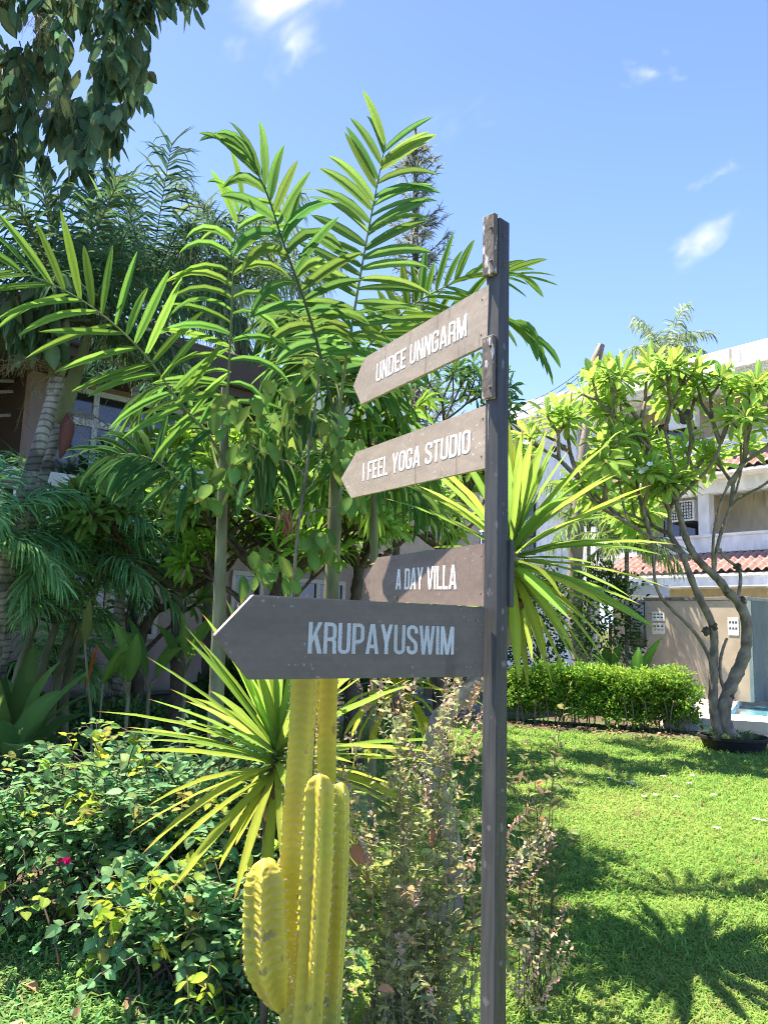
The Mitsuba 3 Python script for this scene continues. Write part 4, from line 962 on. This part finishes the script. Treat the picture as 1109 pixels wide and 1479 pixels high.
# balcony: slab, parapet, beam
pa = bx(wh, 'parapet', 'wall_white', UL, 5.6, -.12, .0, 3.95, 4.42, label='white balcony parapet'); bx(pa, 'coping', 'roof_white', UL, 5.6, -.18, .05, 4.422, 4.50)
bx(wh, 'balcony_floor', 'wall_white', UL, 5.6, .003, 1.6, 3.7, 3.95); bx(wh, 'beam', 'wall_white', UL, 5.6, -.25, .12, 5.75, 6.15); bx(wh, 'ceiling', 'wall_white', UL, 5.6, .123, 1.6, 5.95, 6.1)
bx(wh, 'balcony_floor', 'wall_white', UL, 5.6, .1, 1.6, 6.95, 7.1); bx(wh, 'beam', 'wall_white', UL, 5.6, -.15, .1, 6.98, 7.5)
bx(wh, 'fascia', 'wall_white', UL, 5.6, -1.25, -1.13, 2.85, 3.22, label='white fascia under the lower awning')
bx(wh, 'ceiling', 'wall_white', UL, 5.6, -1.12, 1.6, 2.95, 3.05)
for u in (-3.2, 1.6): bx(wh, 'pillar', 'wall_white', u, u + .35, -.11, .22, 4.503, 5.75)
for u, z0, z1, w in ((-1.3, 4.5, 5.7, 1.3), (2.9, 4.0, 5.5, 1.2), (-4.6, 4.3, 5.7, 1.4), (3.2, 7.2, 8.7, 1.3), (-1.0, 7.2, 8.7, 1.3), (4.3, 1.0, 2.7, 1.2), (-.5, .2, 2.6, 2.2)):
    k = bx(wh, 'window', 'metal_dark', u, u + w, 1.55, 1.598, z0, z1)
    bx(k, 'pane', 'pane', u + .06, u + w / 2 - .02, 1.54, 1.548, z0 + .06, z1 - .06); bx(k, 'pane', 'pane', u + w / 2 + .02, u + w - .06, 1.54, 1.548, z0 + .06, z1 - .06)


def awning(u0, u1, v0, v1, z0, z1, name, cols, rows):
    """Sloped tile roof: from the wall (v0, z0) out to the eave (v1, z1); every tile a curved piece of its own."""
    k = put(wh, name, WF.box(u0, u1, v1, v0, z1 - .14, z1 - .06), 'wall_white')
    th = np.linspace(0, 1, 7); s = A(0, v1 - v0, z1 - z0); ln = np.linalg.norm(s); s /= ln; w = (u1 - u0) / cols
    for i in range(cols):
        for j in range(rows):
            h0, h1 = ln * j / rows - .03, ln * (j + 1) / rows + .02
            pts = []
            for q, lift in ((h0, .03), (h1, .055)):
                for a in th:
                    zz = .045 * math.sin(a * 2 * math.pi) + lift
                    pts.append(WF.pt(u0 + w * (i + a), v0 + s[1] * q, z0 + s[2] * q + zz))
            f = []
            for a in range(6): f += [[a, a + 1, a + 8], [a, a + 8, a + 7]]
            n = len(pts); pp = pts + [p - A(0, 0, .022) for p in pts]
            f = f + [[n + a[0], n + a[2], n + a[1]] for a in f] + [[7 + a, 7 + a + 1, n + 7 + a + 1] for a in range(6)] + [[7 + a, n + 7 + a + 1, n + 7 + a] for a in range(6)]
            put(k, 'tile', (np.array(pp), np.array(f)), 'tile_terracotta')


awning(-3.4, 4.6, .0, -1.3, 3.95, 3.28, 'lower_awning', 32, 4)
awning(-3.4, 4.6, -.0, -1.0, 6.98, 6.28, 'upper_awning', 32, 3)
# balcony rails further along, air conditioners
for z, u0, u1 in ((4.2, 8.4, 14.5), (7.1, 8.6, 14.5)):
    bx(wh, 'balcony_floor', 'wall_white', u0, u1, -.9, .5, z - .3, z); r = bx(wh, 'railing', 'paint_white', u0, u1, -.9, -.84, z + .95, z + 1.03)
    for i in range(26): bx(r, 'bar', 'paint_white', u0 + (u1 - u0) * i / 25 - .015, u0 + (u1 - u0) * i / 25 + .015, -.885, -.855, z, z + .95)
    for i in range(3):
        k = bx(wh, 'window', 'metal_dark', u0 + .4 + 2 * i, u0 + 1.7 + 2 * i, .45, .498, z + .1, z + 2.1); bx(k, 'pane', 'pane', u0 + .46 + 2 * i, u0 + 1.64 + 2 * i, .43, .448, z + .16, z + 2.04)
for i, (u, v, z, lb) in enumerate([(2.2, .12, 5.02, 'white air conditioner with a lattice grille on the balcony of the white house'), (2.0, -.05, 8.0, 'white air conditioner with a round dark fan under the flat roof')]):
    k = thing('air_conditioner', lb, 'air conditioner')
    put(k, 'case', WF.box(u, u + .9, v, v + .32, z, z + .65, .01), 'ac_white')
    if i == 0:
        for j in range(9): put(k, 'bar', WF.box(u + .08 + .09 * j, u + .095 + .09 * j, v - .02, v - .001, z + .05, z + .6), 'metal_dark')
        for j in range(6): put(k, 'bar', WF.box(u + .05, u + .85, v - .035, v - .021, z + .06 + .1 * j, z + .075 + .1 * j), 'metal_dark')
    else:
        q = trimesh.creation.cylinder(.25, .03, sections=24); q.apply_transform(trimesh.geometry.align_vectors([0, 0, 1], WF.v)); q.apply_translation(WF.pt(u + .3, v - .018, z + .33)); put(k, 'fan', q, 'dark_opening')
    put(k, 'bracket', WF.box(u + .1, u + .8, v + .1, v + (1.48 if i == 0 else .3), z - .06, z - .004), 'metal_dark')
# broken trunk and wires
k = thing('dead_trunk', 'broken brown trunk stump rising above the roof line with wires', 'trunk')
pp = ppts([(846, 640, 18), (850, 600, 18), (856, 545, 18), (868, 498, 18)])
put(k, 'trunk', tube(spline([A(pp[0][0], 18., 0), *pp], 24), np.linspace(.2, .11, 24) * (1 + .15 * np.sin(np.arange(24) * 2.1)), 9), 'yucca_bark', smooth=True)
k = thing('overhead_wires', 'thin dark wires running down left from the broken trunk', 'wires')
for a, b in (((862, 520, 18), (735, 600, 26)), ((863, 515, 18), (738, 586, 26)), ((860, 530, 18), (765, 586, 24))):
    a, b = P(*a), P(*b); put(k, 'wire', tube(spline([a, (a + b) / 2 - A(0, 0, .25), b], 16), .009, 5), 'metal_dark', smooth=True)

# ------------------------------------------------------------------ concrete screen wall, pergola
cw = thing('concrete_wall', 'bare concrete screen wall with paper notices beside the pool', 'wall')
C0 = P(1080, 900, 15.6)
CF = Frame((C0[0], 15.6, 0), (-.633, .774, 0), (.774, .633, 0))
TOP = P(1080, 862, 15.6)[2]
put(cw, 'wall_panel', CF.box(0, 2.28, 0, .16, .2, TOP - .07, .006), 'concrete', label='front face of the concrete wall'); put(cw, 'wall_panel', CF.box(-.003, .15, .163, 3.2, .2, TOP - .073, .004), 'grey_screen', label='grey streaked return of the wall')
put(cw, 'coping', CF.box(-.03, 2.31, -.03, .19, TOP - .068, TOP, .006), 'stone_grey'); put(cw, 'coping', CF.box(-.03, .18, .193, 3.25, TOP - .07, TOP - .004, .006), 'stone_grey')


def notice(u, z, w, hh, lb, orange):
    k = thing('paper_notice', lb, 'notice')
    put(k, 'sheet', CF.box(u - w / 2, u + w / 2, -.012, -.001, z - hh / 2, z + hh / 2), 'paper')
    for j in range(2):
        zz = z + hh * (.22 - .34 * j)
        for i in range(3): put(k, 'print', CF.box(u - w * .40 + w * .29 * i, u - w * .40 + w * .29 * i + w * .2, -.0145, -.0125, zz - hh * .07, zz + hh * .07), 'print_orange' if orange and j == 1 else 'print_dark')


zt = lambda y: P(955, y, 16.9)[2]
notice(1.98, zt(890), .30, .20, 'upper white paper notice on the left end of the concrete wall', False); notice(1.98, zt(908), .30, .24, 'lower paper notice with an orange print on the concrete wall', True)
notice(.30, P(1066, 905, 15.8)[2], .22, .36, 'white paper notice at the right end of the wall behind the frangipani', False)
pg = thing('pergola', 'white framed pergola with slatted translucent roof behind the hedge', 'pergola')
Q = P(962, 845, 18.6); GF = Frame((Q[0], 18.6, 0), (-.94, .34, 0), (.34, .94, 0)); zt = Q[2]
put(pg, 'beam', GF.box(-.06, 3.2, -.06, .06, zt - .26, zt, .008), 'paint_white'); put(pg, 'beam', GF.box(-.06, 3.2, 2.8, 2.92, zt - .26, zt, .008), 'paint_white')
put(pg, 'beam', GF.box(-.063, .06, .063, 2.8, zt - .2, zt + .002), 'paint_white'); put(pg, 'beam', GF.box(3.08, 3.203, .063, 2.8, zt - .2, zt + .002), 'paint_white')
for i in range(12): put(pg, 'slat', GF.box(.15 + .245 * i, .30 + .245 * i, -.25, 3.1, zt + .006, zt + .03), 'canopy_glass')
for u, v in ((-.02, 0), (1.72, 0), (3.1, 0), (0, 2.86), (3.1, 2.86)): put(pg, 'post', GF.box(u - .07, u + .07, v - .058, v + .058, 0, zt - .262), 'paint_white')

# ------------------------------------------------------------------ brown house on the left
bh = thing('brown_house', 'shaded brown two storey house with white window frames behind the palms', 'house')
HF = Frame((-4.3, 11.0, 0), (.741, .671, 0), (-.671, .741, 0))
hx = lambda par, nm, m, *a, **k: put(par, nm, HF.box(*a), m, **k)
UPZ = 3.2
hx(bh, 'wall', 'house_brown', -.9, 2.4, 0, .25, 0, 5.3); hx(bh, 'wall', 'eave_and_recess_shade', -6, -.903, 1.6, 1.8, 0, 5.3, label='recessed wall of the dark balcony')  # recess wall coloured dark to stand for the balcony shade
hx(bh, 'wall', 'house_pale', 2.403, 6.0, .15, .4, 2.9, 5.2, label='paler upper wall seen between the palms'); hx(bh, 'wall', 'house_brown', 2.403, 7.5, .1, .35, 0, 2.897); hx(bh, 'wall', 'house_pale', 6.003, 9.0, .3, .6, 0, 5.0)
hx(bh, 'side_wall', 'eave_and_recess_shade', -.9, -.7, .253, 1.6, 0, 5.3)  # brown return wall darkened in colour for the shade of the recess
rf = put(bh, 'roof', HF.box(-7, 3.0, -1.15, 4, 5.05, 5.55, .02), 'eave_and_recess_shade', label='deep dark brown eave of the roof')
hx(rf, 'soffit', 'eave_and_recess_shade', -6.9, 2.9, -1.05, 1.5, 4.92, 5.047)
hx(bh, 'roof', 'roof_white', 3.05, 9.4, -.5, 4, 5.2, 5.5, label='paler flat roof edge further right')


def window(u0, u1, z0, z1, panes, mf, v=0., trans=None, cur=False):
    k = put(bh, 'window', HF.box(u0, u1, v - .002, v + .02, z0, z1), 'dark_opening')
    fw = .075
    for a in ((u0 - .03, u1 + .03, z1 - fw, z1), (u0 - .03, u1 + .03, z0, z0 + fw)): put(k, 'frame', HF.box(a[0], a[1], v - .06, v - .003, a[2], a[3]), mf)
    us = np.linspace(u0, u1, panes + 1)
    for i, u in enumerate(us): put(k, 'frame', HF.box(u - fw / 2, u + fw / 2, v - .055, v - .003, z0 + fw + .001, z1 - fw - .001), mf)
    if trans: put(k, 'transom', HF.box(u0 + fw / 2 + .001, u1 - fw / 2 - .001, v - .0565, v - .003, trans - .05, trans + .05), mf)
    for i in range(panes):
        put(k, 'pane', HF.box(us[i] + fw / 2, us[i + 1] - fw / 2, v - .02, v - .012, z0 + fw, z1 - fw), 'curtain' if cur and i % 2 == 0 else 'pane')
    return k


window(-.66, 1.35, 3.45, 4.82, 3, 'window_white', 0, 4.32)
window(-.66 + 2.3, 2.2, 3.6, 4.75, 1, 'window_cream', 0)
window(-.35, 1.16, 1.22, 2.75, 2, 'window_cream', 0, 2.28)
window(2.55, 3.1, 1.6, 2.35, 1, 'window_cream', .1); window(3.7, 4.9, 1.4, 2.3, 2, 'window_cream', .1); window(3.3, 4.3, 3.5, 4.6, 2, 'window_cream', .15)
k = hx(bh, 'window_grille', 'metal_dark', .3, 1.1, -.075, -.065, 2.30, 2.33)
for i in range(12): hx(k, 'bar', 'metal_dark', .33 + .066 * i, .345 + .066 * i, -.078, -.066, 2.34, 2.68)
hx(bh, 'ledge', 'wall_white', -3.0, .9, -.75, -.003, 3.22, 3.40, label='pale concrete ledge under the upper window')
rl = hx(bh, 'railing', 'paint_white', -3.0, .9, -.75, -.71, 3.12, 3.17); hx(rl, 'lower_rail', 'paint_white', -3.0, .9, -.75, -.71, 2.32, 2.37)
for i in range(27): hx(rl, 'bar', 'paint_white', -2.95 + .145 * i, -2.925 + .145 * i, -.745, -.715, 2.371, 3.119)
hx(bh, 'balcony_floor', 'house_pale', -3.0, .9, -.78, -.004, 2.15, 2.3)
for z, sl in ((3.9, .45), (4.2, .5), (4.5, .35)):                    # drying poles in the dark balcony
    a, b = HF.pt(-2.6, .3, z), HF.pt(-1.0, .5, z + sl); put(bh, 'balcony_pole', tube(np.array([a, b]), .025, 6), 'window_cream')
q = trimesh.creation.icosphere(2, .07); q.apply_translation(HF.pt(1.02, -.35, 4.72)); lamp = put(bh, 'wall_lamp', q, 'paint_white', smooth=True, label='small round white lamp under the eave')
put(lamp, 'lamp_arm', tube(np.array([HF.pt(1.02, -.29, 4.72), HF.pt(.9, -.005, 4.66)]), .012, 6), 'window_cream')
pl = thing('planter_wall', 'low dark stone planter wall in front of the brown house', 'wall')
put(pl, 'wall', HF.box(-3, 5.5, -1.5, -1.25, 0, .55, .02), 'stone_grey'); put(pl, 'coping', HF.box(-3.03, 5.53, -1.54, -1.21, .552, .62, .01), 'stone_grey')

# ------------------------------------------------------------------ hedges and shrubs


def leaf_shell(r, cen, half, n, L, W, col, prof=SMALL, trans='leaf_lit', bump=.25, upl=.3, seed=0, drop=.3):
    """Leaves through the outer shell of a lumpy box-like body."""
    u = r.normal(0, 1, (n, 3)); u /= (np.abs(u) ** 3).sum(1, keepdims=True) ** .3333
    u[:, 2] = np.where(u[:, 2] < -.8, -u[:, 2], u[:, 2])
    k = meshkit.fbm(u * np.array(half) * 3.2 + seed, 3, seed); rad = (1 - bump * .8 + bump * 2.2 * (k - .4)) * r.uniform(.62, 1.04, n)
    B = np.array(cen) + u * np.array(half) * rad[:, None]
    D = unit(u + r.normal(0, .75, (n, 3)) + A(0, 0, upl)); N = u + A(0, 0, .6) + r.normal(0, .5, (n, 3))
    return strips(B, D, N, L * r.uniform(.65, 1.25, n), W * r.uniform(.7, 1.2, n), prof, drop, .25, col)


g = np.random.default_rng(61)
hd = thing('hedge', 'clipped green hedge along the far edge of the lawn', 'hedge')
h0, h1 = G(735, 1045), G(1012, 1064); lst = []
for i in range(8):
    f = (i + .5) / 8; cx = h0 + (h1 - h0) * f; zt = P(0, [962, 958, 956, 958, 962, 966, 972, 980][i], cx[1] + .2)[2]; zt = P(740 + 34 * i, [962, 958, 955, 957, 962, 966, 970, 978][i], cx[1] + .25)[2]
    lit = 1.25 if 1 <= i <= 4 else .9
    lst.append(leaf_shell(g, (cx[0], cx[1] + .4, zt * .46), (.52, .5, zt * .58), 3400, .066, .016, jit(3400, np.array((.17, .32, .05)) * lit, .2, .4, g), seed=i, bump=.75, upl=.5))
    for _ in range(6):
        b = A(cx[0] + g.uniform(-.18, .18), cx[1] + .05 + g.uniform(0, .3), 0); put(hd, 'stem', tube(spline([b, b + A(g.normal(0, .04), 0, .25), b + A(g.normal(0, .08), 0, .5)], 6), .011, 5), 'bark_grey', smooth=True)
nn = 700; sx = g.uniform(0, 1, nn); ce = h0 + (h1 - h0) * sx[:, None]                        # unclipped shoots sticking out of the top
sb = np.stack([ce[:, 0], ce[:, 1] + g.uniform(.0, .75, nn), .62 + .16 * meshkit.noise(np.stack([sx * 14, sx * 0, sx * 0], -1)) + g.uniform(-.05, .12, nn)], 1)
lst.append(strips(np.repeat(sb, 7, 0) + A(0, 0, 1) * g.uniform(0, .16, (nn * 7, 1)), g.normal(0, .8, (nn * 7, 3)) + A(0, 0, .5), A(0, 0, 1) + g.normal(0, .5, (nn * 7, 3)), .06 * g.uniform(.6, 1.2, nn * 7), .014, SMALL, .3, .25, jit(nn * 7, (.24, .40, .06), .15, .3, g)))
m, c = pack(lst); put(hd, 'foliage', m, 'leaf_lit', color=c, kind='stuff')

h2 = thing('hedge', 'dark low hedge in the shade between fern and left yucca', 'hedge'); lst = []
for i in range(9):
    b = G(85 + 27 * i, 1094); zt = P(85 + 27 * i, 1012 + 4 * (i % 3), b[1] + .2)[2]
    lst.append(leaf_shell(g, (b[0], b[1] + .35, zt * .5), (.3, .42, zt * .5), 1500, .075, .022, jit(1500, (.13, .24, .09), .12, .25, g), seed=40 + i, bump=.3))
m, c = pack(lst); put(h2, 'foliage', m, 'leaf_dark', color=c, kind='stuff')
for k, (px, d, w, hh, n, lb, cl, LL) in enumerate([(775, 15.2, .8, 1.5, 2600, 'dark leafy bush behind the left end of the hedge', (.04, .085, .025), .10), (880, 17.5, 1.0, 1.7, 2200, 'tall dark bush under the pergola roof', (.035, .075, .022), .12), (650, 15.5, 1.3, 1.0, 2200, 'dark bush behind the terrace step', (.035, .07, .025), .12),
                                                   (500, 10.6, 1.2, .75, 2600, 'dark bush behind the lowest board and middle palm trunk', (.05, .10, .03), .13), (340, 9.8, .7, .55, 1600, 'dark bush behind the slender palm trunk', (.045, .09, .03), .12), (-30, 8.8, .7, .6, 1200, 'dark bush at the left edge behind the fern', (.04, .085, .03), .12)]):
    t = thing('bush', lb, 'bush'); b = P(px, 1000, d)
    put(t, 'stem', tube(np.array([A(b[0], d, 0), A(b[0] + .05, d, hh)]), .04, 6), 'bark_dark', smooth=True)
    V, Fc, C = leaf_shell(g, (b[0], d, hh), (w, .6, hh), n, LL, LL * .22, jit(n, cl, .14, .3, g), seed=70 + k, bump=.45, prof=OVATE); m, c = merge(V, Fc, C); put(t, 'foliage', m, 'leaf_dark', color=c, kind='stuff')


def paddles(t, base, n, L, W, seed, col, e=(45, 85), stem=.5, mat='leaf_lit', prof=OVATE, wave=.1, droop=.7, part='leaf', azr=(0, 6.283), fold=.25):
    r = np.random.default_rng(seed); az = azr[0] + (azr[1] - azr[0]) * (np.arange(n) + .5) / n + r.normal(0, .15, n); el = np.radians(r.uniform(*e, n))
    D = np.stack([np.cos(az) * np.cos(el), np.sin(az) * np.cos(el), np.sin(el)], 1); N = np.stack([-np.cos(az) * np.sin(el), -np.sin(az) * np.sin(el), np.cos(el)], 1)
    B = np.tile(np.array(base, float), (n, 1))
    if stem:
        hs = stem * r.uniform(.6, 1.15, n)
        for i in range(n): put(t, 'stalk', tube(spline([B[i], B[i] + D[i] * hs[i] * .5 + A(0, 0, .03), B[i] + D[i] * hs[i]], 8), .012, 6), 'bark_green', smooth=True)
        B = B + D * hs[:, None]
    fine = [(a, float(np.interp(a, *zip(*prof)))) for a in np.linspace(0, 1, 14)]
    V, Fc, C = strips(B, D, N, L * r.uniform(.75, 1.15, n), W * r.uniform(.8, 1.15, n), fine, droop * r.uniform(.4, 1.5, n), fold, jit(n, col, .08, .15, r), wave=wave)
    emit(t, part, V, Fc, C, mat)


t = thing('birds_nest_fern', 'broad leaved birds nest fern at the left edge of the bed', 'fern')
paddles(t, P(14, 1095, 7.3) * A(1, 1, 0) + A(0, 0, .12), 17, 1.15, .13, 3, (.20, .36, .11), (28, 80), 0, 'leaf_lit', [(0, .15), (.15, .5), (.45, 1), (.75, .85), (.92, .45), (1, .05)], .12, .55)
t = thing('ginger_plant', 'canna like plant with broad upright leaves left of the yucca', 'plant')
for j, (x, y, n, d) in enumerate([(185, 1010, 5, 7.5), (215, 1000, 4, 7.7), (268, 975, 4, 7.9)]):
    paddles(t, P(x, y, d), n, .62, .085, 80 + j, (.19, .37, .09), (48, 84), .22, azr=(2.2, 5.6) if j == 0 else (0, 6.283))
    put(t, 'stem', tube(np.array([P(x, y, d) * A(1, 1, 0), P(x, y, d) + A(0, 0, .03)]), .018, 6), 'bark_green', smooth=True)
t = thing('heliconia', 'thin heliconia stem with an orange flower bract in the shade', 'flower')
b = P(131, 1085, 7.2)
put(t, 'stem', tube(spline([b * A(1, 1, 0), P(129, 1000, 7.2), P(123, 930, 7.2), P(122, 880, 7.2)], 14), .012, 6), 'bark_green', smooth=True)
for k, (x, y, dx, L) in enumerate([(126, 990, .25, .28), (130, 975, .2, .26), (132, 965, .28, .22)]):
    V, Fc, C = strips(P(x, y, 7.18), A(dx, -.1, 1), A(-1, -.5, .2), L, .03, SWORD, .0, .6, (.55, .17, .03)); put(t, 'bract', (V[0], Fc), 'leaf_lit', smooth=True, color=C[0])
V, Fc, C = strips(P(122, 930, 7.18), A(.05, 0, 1), A(.3, -1, .1), .42, .05, OVATE, -.1, .4, (.22, .27, .08)); put(t, 'leaf', (V[0], Fc), 'leaf_lit', smooth=True, color=C[0])
t = thing('heliconia', 'tall thin stem with one folded bright leaf right of the orange flower', 'plant')
put(t, 'stem', tube(spline([P(143, 1085, 7.1) * A(1, 1, 0), P(145, 1030, 7.1), P(149, 985, 7.1)], 10), .009, 6), 'bark_green', smooth=True)
paddles(t, P(149, 990, 7.1), 2, .42, .07, 91, (.13, .25, .04), (50, 75), 0, azr=(-.8, 1.6))
for k, (px, d, n, L, lb) in enumerate([(918, 14.6, 8, .95, 'big green paddle leaves between pergola and concrete wall'), (880, 14.8, 7, .85, 'broad green leaved plant behind the middle of the hedge')]):
    t = thing('ginger_plant', lb, 'plant'); paddles(t, A(P(px, 1000, d)[0], d, .1), n, L, .15, 95 + k, (.07, .17, .03), (40, 82), .55)


def shrub(t, base, half, ns, per, L, W, col, seed, young=None, prof=OVATE, stem_r=.005, bark='bark_dark', arch=.8, trans='leaf_lit', most=300, pairs=True, low=-.15, tipf=.25, z0=.0, upl=.15, elm=.9, k0=.3):
    """Arching stems from a base, leaves along their outer part; young leaves of another colour towards the tips."""
    r = np.random.default_rng(seed); tb, BB, DD, NN, CC, SC, ends = [], [], [], [], [], [], []
    for i in range(ns):
        az = r.uniform(0, 6.283); el = r.uniform(low, elm); rr = r.uniform(.55, 1.05)
        b = np.array(base) + A(r.normal(0, half[0] * .22), r.normal(0, half[1] * .22), z0)
        e = np.array(base) + A(math.cos(az) * math.cos(el) * half[0], math.sin(az) * math.cos(el) * half[1], max(.08, math.sin(el) * half[2] + half[2] * .45)) * A(rr, rr, r.uniform(.75, 1.1))
        mid = b * .45 + e * .55 + A(0, 0, half[2] * .35 * arch); p = spline([b, mid, e + A(0, 0, .0), e + (e - mid) * .28 + A(0, 0, -.10 * arch)], 14)
        tb.append(tube(p, np.linspace(stem_r * 1.3, stem_r * .4, 14), 4)); ends.append((p[-1], unit(p[-1] - p[-3])))
        k = np.sort(r.uniform(k0, 1.0, per)); q = np.stack([np.interp(k, np.linspace(0, 1, 14), p[:, j]) for j in range(3)], 1); T = unit(np.gradient(p, axis=0)); tt = np.stack([np.interp(k, np.linspace(0, 1, 14), T[:, j]) for j in range(3)], 1)
        side = unit(np.cross(tt, [0, 0, 1.]) + 1e-6) * np.where(np.arange(per) % 2, 1, -1)[:, None]
        BB.append(q); DD.append(side * .9 + tt * .5 + A(0, 0, upl) + r.normal(0, .35, (per, 3))); NN.append(A(0, 0, 1) + r.normal(0, .4, (per, 3)) - tt * .2)
        c = jit(per, col, .10, .2, r)
        if young is not None:
            y = (k > 1 - tipf) & (r.random() < .35); c[y] = jit(int(y.sum()), young[int(r.integers(len(young)))], .1, .15, r)
        CC.append(c); SC.append(np.where(k > .9, .65, 1) * r.uniform(.65, 1.2, per))
    BB, DD, NN, CC, SC = map(np.concatenate, (BB, DD, NN, CC, SC))
    V, Fc, C = strips(BB, DD, NN, L * SC, W * SC, prof, .35, .22, CC); emit(t, 'leaf', V, Fc, C, trans, most)
    put(t, 'stems', cat_mesh(tb), bark, smooth=True, kind='stuff')
    return ends


BG = (.19, .36, .17)
YNG = [(.32, .46, .06), (.38, .48, .08), (.38, .38, .12), (.26, .42, .10)]
t = thing('bougainvillea_bush', 'spreading bougainvillea bush with a few magenta flowers at the lower left', 'bush')
e = shrub(t, (-1.15, 4.35, 0), (1.15, .95, .75), 230, 26, .070, .024, BG, 5, YNG)
for x, y, d in [(209, 1178, 4.0), (92, 1247, 3.75), (290, 1193, 4.2), (245, 1100, 5.0)]:
    o = P(x, y, d); a5 = np.arange(7) * .9
    V, Fc, C = strips(np.tile(o, (7, 1)), np.stack([np.cos(a5), np.sin(a5) * .7, .3 + .6 * np.sin(a5 * 2.3)], 1), (0, -.8, .6), .035, .014, OVATE, .2, .3, (.60, .02, .16)); m, c = merge(V, Fc, C); put(t, 'flower', m, 'leaf_lit', smooth=True, color=c)
t = thing('bougainvillea_bush', 'lower leafy bush in front with glossy leaves beside the short cactus stem', 'bush')
shrub(t, (-.72, 3.55, 0), (.62, .42, .42), 110, 24, .062, .023, (.20, .38, .19), 6, YNG, low=-.3)
t = thing('bougainvillea_bush', 'bush cut by the lower left edge of the picture', 'bush')
shrub(t, (-1.95, 4.1, 0), (.55, .6, .62), 60, 20, .068, .024, BG, 8, YNG)
t = thing('bougainvillea_bush', 'pale dry twiggy bush under the left yucca', 'bush')
shrub(t, (-.55, 4.5, 0), (.62, .6, .62), 90, 24, .05, .014, (.26, .30, .11), 9, [(.30, .31, .09), (.33, .28, .15)], bark='bark_grey', trans='leaf_lit', prof=SMALL)

bs = thing('dry_basil_bush', 'sparse dry bush with pinkish seed heads between cactus and signpost', 'bush')
e1 = shrub(bs, (.13, 3.05, 0), (.48, .5, .98), 105, 42, .042, .0108, (.34, .38, .19), 12, [(.42, .30, .21), (.42, .36, .22), (.34, .42, .15)], SMALL, .0014, 'bark_grey', .55, 'leaf_lit', 300, low=-.1, tipf=.4, upl=.3, elm=1.2, k0=.08)
sd = []
r = np.random.default_rng(3)
for p, d in e1:
    if r.random() < .95:
        d = unit(d * A(.6, .6, 0) + A(0, 0, .8)); n = 26; k = np.linspace(0, .14, n)
        sd.append(strips(p + d * k[:, None] + r.normal(0, .004, (n, 3)), r.normal(0, 1, (n, 3)) + d * .5, r.normal(0, 1, (n, 3)),   .017, .0052, SMALL, 0, .3, jit(n, [(.44, .29, .21), (.38, .31, .2), (.30, .23, .19)][int(r.integers(3))], .1, .2, r)))
m, c = pack(sd); put(bs, 'seed_heads', m, 'vcol', color=c, kind='stuff', label='pinkish brown dry seed heads')
V, Fc, C = strips(np.array([P(508, 1222, 2.75), P(518, 1235, 2.75), P(622, 1195, 2.9), P(545, 1430, 2.8)]), A([.6, -.3, -.6], [.5, 0, -.2], [.1, -.1, -1], [1, 0, .1]), A([0, -1, .4], [.2, -.9, .5], [.6, -.7, .1], [0, -.6, .8]), A(.075, .06, .07, .06), A(.028, .02, .012, .018), OVATE, .3, .5, A([.30, .15, .07], [.34, .18, .10], [.33, .10, .06], [.36, .2, .1]))
for i in range(4): put(bs, 'dead_leaf', (V[i], Fc), 'vcol', smooth=True, color=C[i], label='curled brown dead leaf')
b2 = thing('dry_basil_bush', 'thin dry twigs with small leaves just right of the signpost', 'bush')
shrub(b2, (.66, 3.35, 0), (.30, .3, .95), 26, 16, .048, .011, (.21, .25, .11), 13, [(.30, .20, .15), (.25, .2, .1)], SMALL, .0022, 'bark_dark', .5, 'leaf_lit', 300, low=-.1, upl=.2, elm=1.1, k0=.45)
